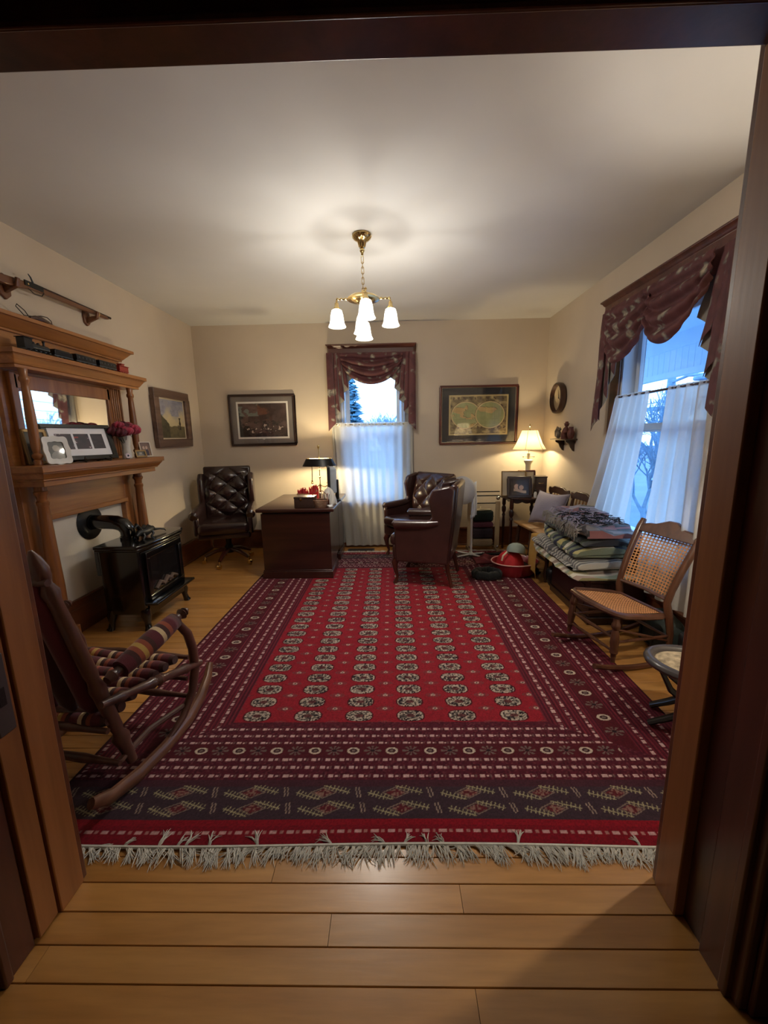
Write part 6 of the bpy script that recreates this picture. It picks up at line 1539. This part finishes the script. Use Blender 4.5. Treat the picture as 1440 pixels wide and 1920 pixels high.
b = MB(); b.grid(lambda u, v: (.175*v*math.cos(2*PI*u), .128*v*math.sin(2*PI*u), .335+.032*math.cos(v*PI/2)), 36, 10); 
b.obj('needlepoint_cushion', plain('needlepoint', RGB(176, 160, 132), .9, var=.5, scale=34, bump=.6, bscale=70), fs_, angle=180)
b = MB(); b.lathe([(.001, -.012), (1, -.012), (1, .0), (.001, .0)], (0, 0, .33), n=32)
for p in b.v: p.x *= .19; p.y *= .14
b.obj('seat_board', M_blk, fs_)
for s in (-1, 1):
    for q in (-1, 1):
        b = MB(); b.tube([(q*.15, s*.075, .32), (q*.10, s*.07, .22), (q*.0, s*.07, .15), (-q*.10, s*.075, .07), (-q*.17, s*.08, .02)], [.018, .024, .026, .024, .020], 8, flat=.6); b.obj('curule_leg', M_blk, fs_)
b = MB(); b.turned((0, -.075, .15), (0, .075, .15), [(0, .012), (.5, .02), (1, .012)], 10); b.obj('stretcher', M_blk, fs_)
# floor register by the back window
vr = thing('floor_register', 'small silver floor register beneath the back window curtain', 'vent', (-.40, 4.94, 0), 0)
b = MB(); b.box(-.17, .17, -.06, -.045, 0, .006); b.box(-.17, .17, .045, .06, 0, .006); b.box(-.17, -.155, -.045, .045, 0, .006); b.box(.155, .17, -.045, .045, 0, .006); b.obj('frame', M_plate, vr, bevel=.002)
for k in range(5):
    b = MB(); y = -.034+.017*k; b.box(-.155, .155, y-.003, y+.003, .001, .005); b.obj('louvre', M_plate, vr)

# lamp in the near right corner, out of sight behind the door jamb; it lights the ceiling above the doorway
flp = thing('floor_lamp', 'brass floor lamp with cream shade in the near right corner behind the door jamb', 'lamp', (1.56, 1.42, 0))
b = MB(); b.lathe([(.001, 0), (.13, 0), (.135, .012), (.05, .03), (.018, .05), (.012, .06), (.011, 1.40), (.018, 1.41), (.018, 1.46), (.001, 1.46)], n=28); b.obj('stand', M_brass, flp)
b = MB(); vs = []
for (r, z) in ((.12, 1.68), (.21, 1.42)):
    for k in range(40): vs.append((r*math.cos(2*PI*k/40), r*math.sin(2*PI*k/40), z))
b.add(vs, [(k, (k+1) % 40, 40+(k+1) % 40, 40+k) for k in range(40)]); b.obj('lamp_shade', M_lshade, flp, recalc=False)
MB().ball((0, 0, 1.50), (.025, .025, .035)).obj('bulb', M_bulb, flp)
point_light('floor_lamp_light', (0, 0, 1.52), FLOOR_W, (1, .90, .76), .025, flp)
# ---------------------------------------------------------------- outside
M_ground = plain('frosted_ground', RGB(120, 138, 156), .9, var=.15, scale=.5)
struct(MB().box(-60, 60, YB+.3, 70, -.9, -.8).obj('ground', M_ground))
struct(MB().box(XR+.3, 60, -30, YB+.3, -.9, -.8).obj('ground_side', M_ground))
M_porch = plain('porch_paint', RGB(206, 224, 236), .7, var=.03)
po = struct(MB().box(XR+.17, 3.75, 1.0, 9.0, 2.62, 2.70).obj('porch_ceiling', M_porch))
MB().box(3.56, 3.64, 1.0, 9.0, 2.10, 2.17).obj('lower_beam', M_porch, po)
MB().box(3.56, 3.64, 1.0, 9.0, 2.44, 2.62).obj('upper_beam', M_porch, po)
bm_ = None
for k in range(72):
    y = 1.05+.109*k
    if bm_ is None: bm_ = MB().box(3.59, 3.61, -.052, .052, 2.17, 2.44).mesh('board'); bm_.materials.append(M_porch)
    o = bpy.data.objects.new('board', bm_); COL.objects.link(o); o.location = (.0, y, 0); o.parent = po
struct(MB().box(XR+.17, 3.75, 1.0, 9.0, -.10, -.02).obj('porch_floor', M_porch))
M_bark = plain('hazed_bark', RGB(120, 150, 168), .9, var=.2); M_con = plain('hazed_needles', RGB(96, 140, 156), .9, var=.3)  # bluish dusk haze is put into these colours of the trees and pole
def branch(b, p, d, L, r, depth, rnd):
    q = p+d*L; mid = p+d*L*.5+Vector((rnd.uniform(-.05, .05), rnd.uniform(-.05, .05), 0))*L
    b.tube([p, mid, q], [r, r*.85, r*.65], 5 if depth > 2 else 3, cap=False)
    if depth == 0: return
    for k in range(3 if depth > 1 else 3):
        a = rnd.uniform(0, 2*PI); sp = rnd.uniform(.3, .75)
        u = d.orthogonal().normalized(); w = d.cross(u)
        nd = (d+(u*math.cos(a)+w*math.sin(a))*sp+Vector((0, 0, .12))).normalized()
        branch(b, p+d*L*rnd.uniform(.55, 1), nd, L*rnd.uniform(.6, .82), r*.6, depth-1, rnd)
def bare_tree(label, loc, h, r, seed, depth=6):
    t = thing('bare_tree', label, 'tree', loc); rnd = random.Random(seed); b = MB()
    b.tube([(0, 0, 0), (.03, 0, h*.15), (0, .02, h*.30)], [r*1.3, r, r*.9], 8); b.obj('trunk', M_bark, t)
    b = MB()
    for k in range(4): branch(b, Vector((0, .02, h*(.22+.026*k))), Vector((rnd.uniform(-.5, .5), rnd.uniform(-.5, .5), 1)).normalized(), h*.24, r*.6, depth-1, rnd)
    b.obj('branches', M_bark, t, recalc=False)['kind'] = 'stuff'
    return t
bare_tree('bare tree seen low through the right side of the back window', (.25, 13.0, -.8), 3.5, .10, 3)
bare_tree('thin bare tree farther off in the middle of the back window view', (-.35, 16.0, -.8), 3.7, .08, 5)
bare_tree('bare tree filling the gap between the right window curtains', (7.0, 10.6, -.8), 4.0, .11, 7)
bare_tree('slimmer bare tree close outside the right window', (5.6, 7.4, -.8), 2.9, .07, 9)
bare_tree('low bare shrub just beyond the porch outside the right window', (5.0, 7.9, -.8), 2.5, .06, 15)
bare_tree('bare tree left of the utility pole outside the right window', (6.2, 12.6, -.8), 3.6, .10, 11)
ct = thing('conifer', 'dark conifer at the left side of the back window view', 'tree', (-1.05, 10.5, -1.0))
b = MB(); b.tube([(0, 0, 0), (0, 0, 4.0)], [.10, .02], 8); b.obj('trunk', M_bark, ct)
b = MB(); rnd = random.Random(5)
for k in range(900):
    z = .5+3.6*rnd.random()**.9; R0 = .95*(1-(z-.4)/4.0)+.08; a = rnd.uniform(0, 2*PI); L = R0*rnd.uniform(.7, 1.1)
    p = Vector((0, 0, z)); q = Vector((L*math.cos(a), L*math.sin(a), z-.12*L+.05)); m_ = (p+q)/2+Vector((0, 0, .05))
    w = Vector((-math.sin(a), math.cos(a), 0))*.05
    b.add([p, m_-w, m_+w, q, m_-w*2+Vector((0, 0, -.06)), m_+w*2+Vector((0, 0, -.06))], [(0, 1, 3, 2), (1, 4, 3), (2, 3, 5)])
b.obj('foliage', M_con, ct, recalc=False)['kind'] = 'stuff'
up = thing('utility_pole', 'utility pole with cross arm and street lamp outside the right window', 'utility pole', (8.0, 12.0, -.8))
b = MB(); b.cyl((0, 0, 0), (0, 0, 4.1), .13, .10, 12); b.obj('pole', M_bark, up)
b = MB(); b.tube([(0, 0, 3.6), (-.1, -.8, 3.68), (-.15, -1.6, 3.6)], .04, 8); b.obj('lamp_arm', M_bark, up); b = MB(); b.rbox((-.15, -1.55, 3.55), (.22, .8, .12), .05); b.obj('lamp_head', M_bark, up)
b = MB(); b.box(-.06, .06, -.6, .9, 2.85, 2.97); b.obj('cross_arm', M_bark, up)
for k in range(3):
    z = 3.1+.32*k; b = MB(); b.tube([(0, 14, z+.3), (0, 6, z-.1), (0, 0, z), (0, -7, z-.12), (0, -14, z+.3)], .013, 4); b.obj('wire', M_bark, up)
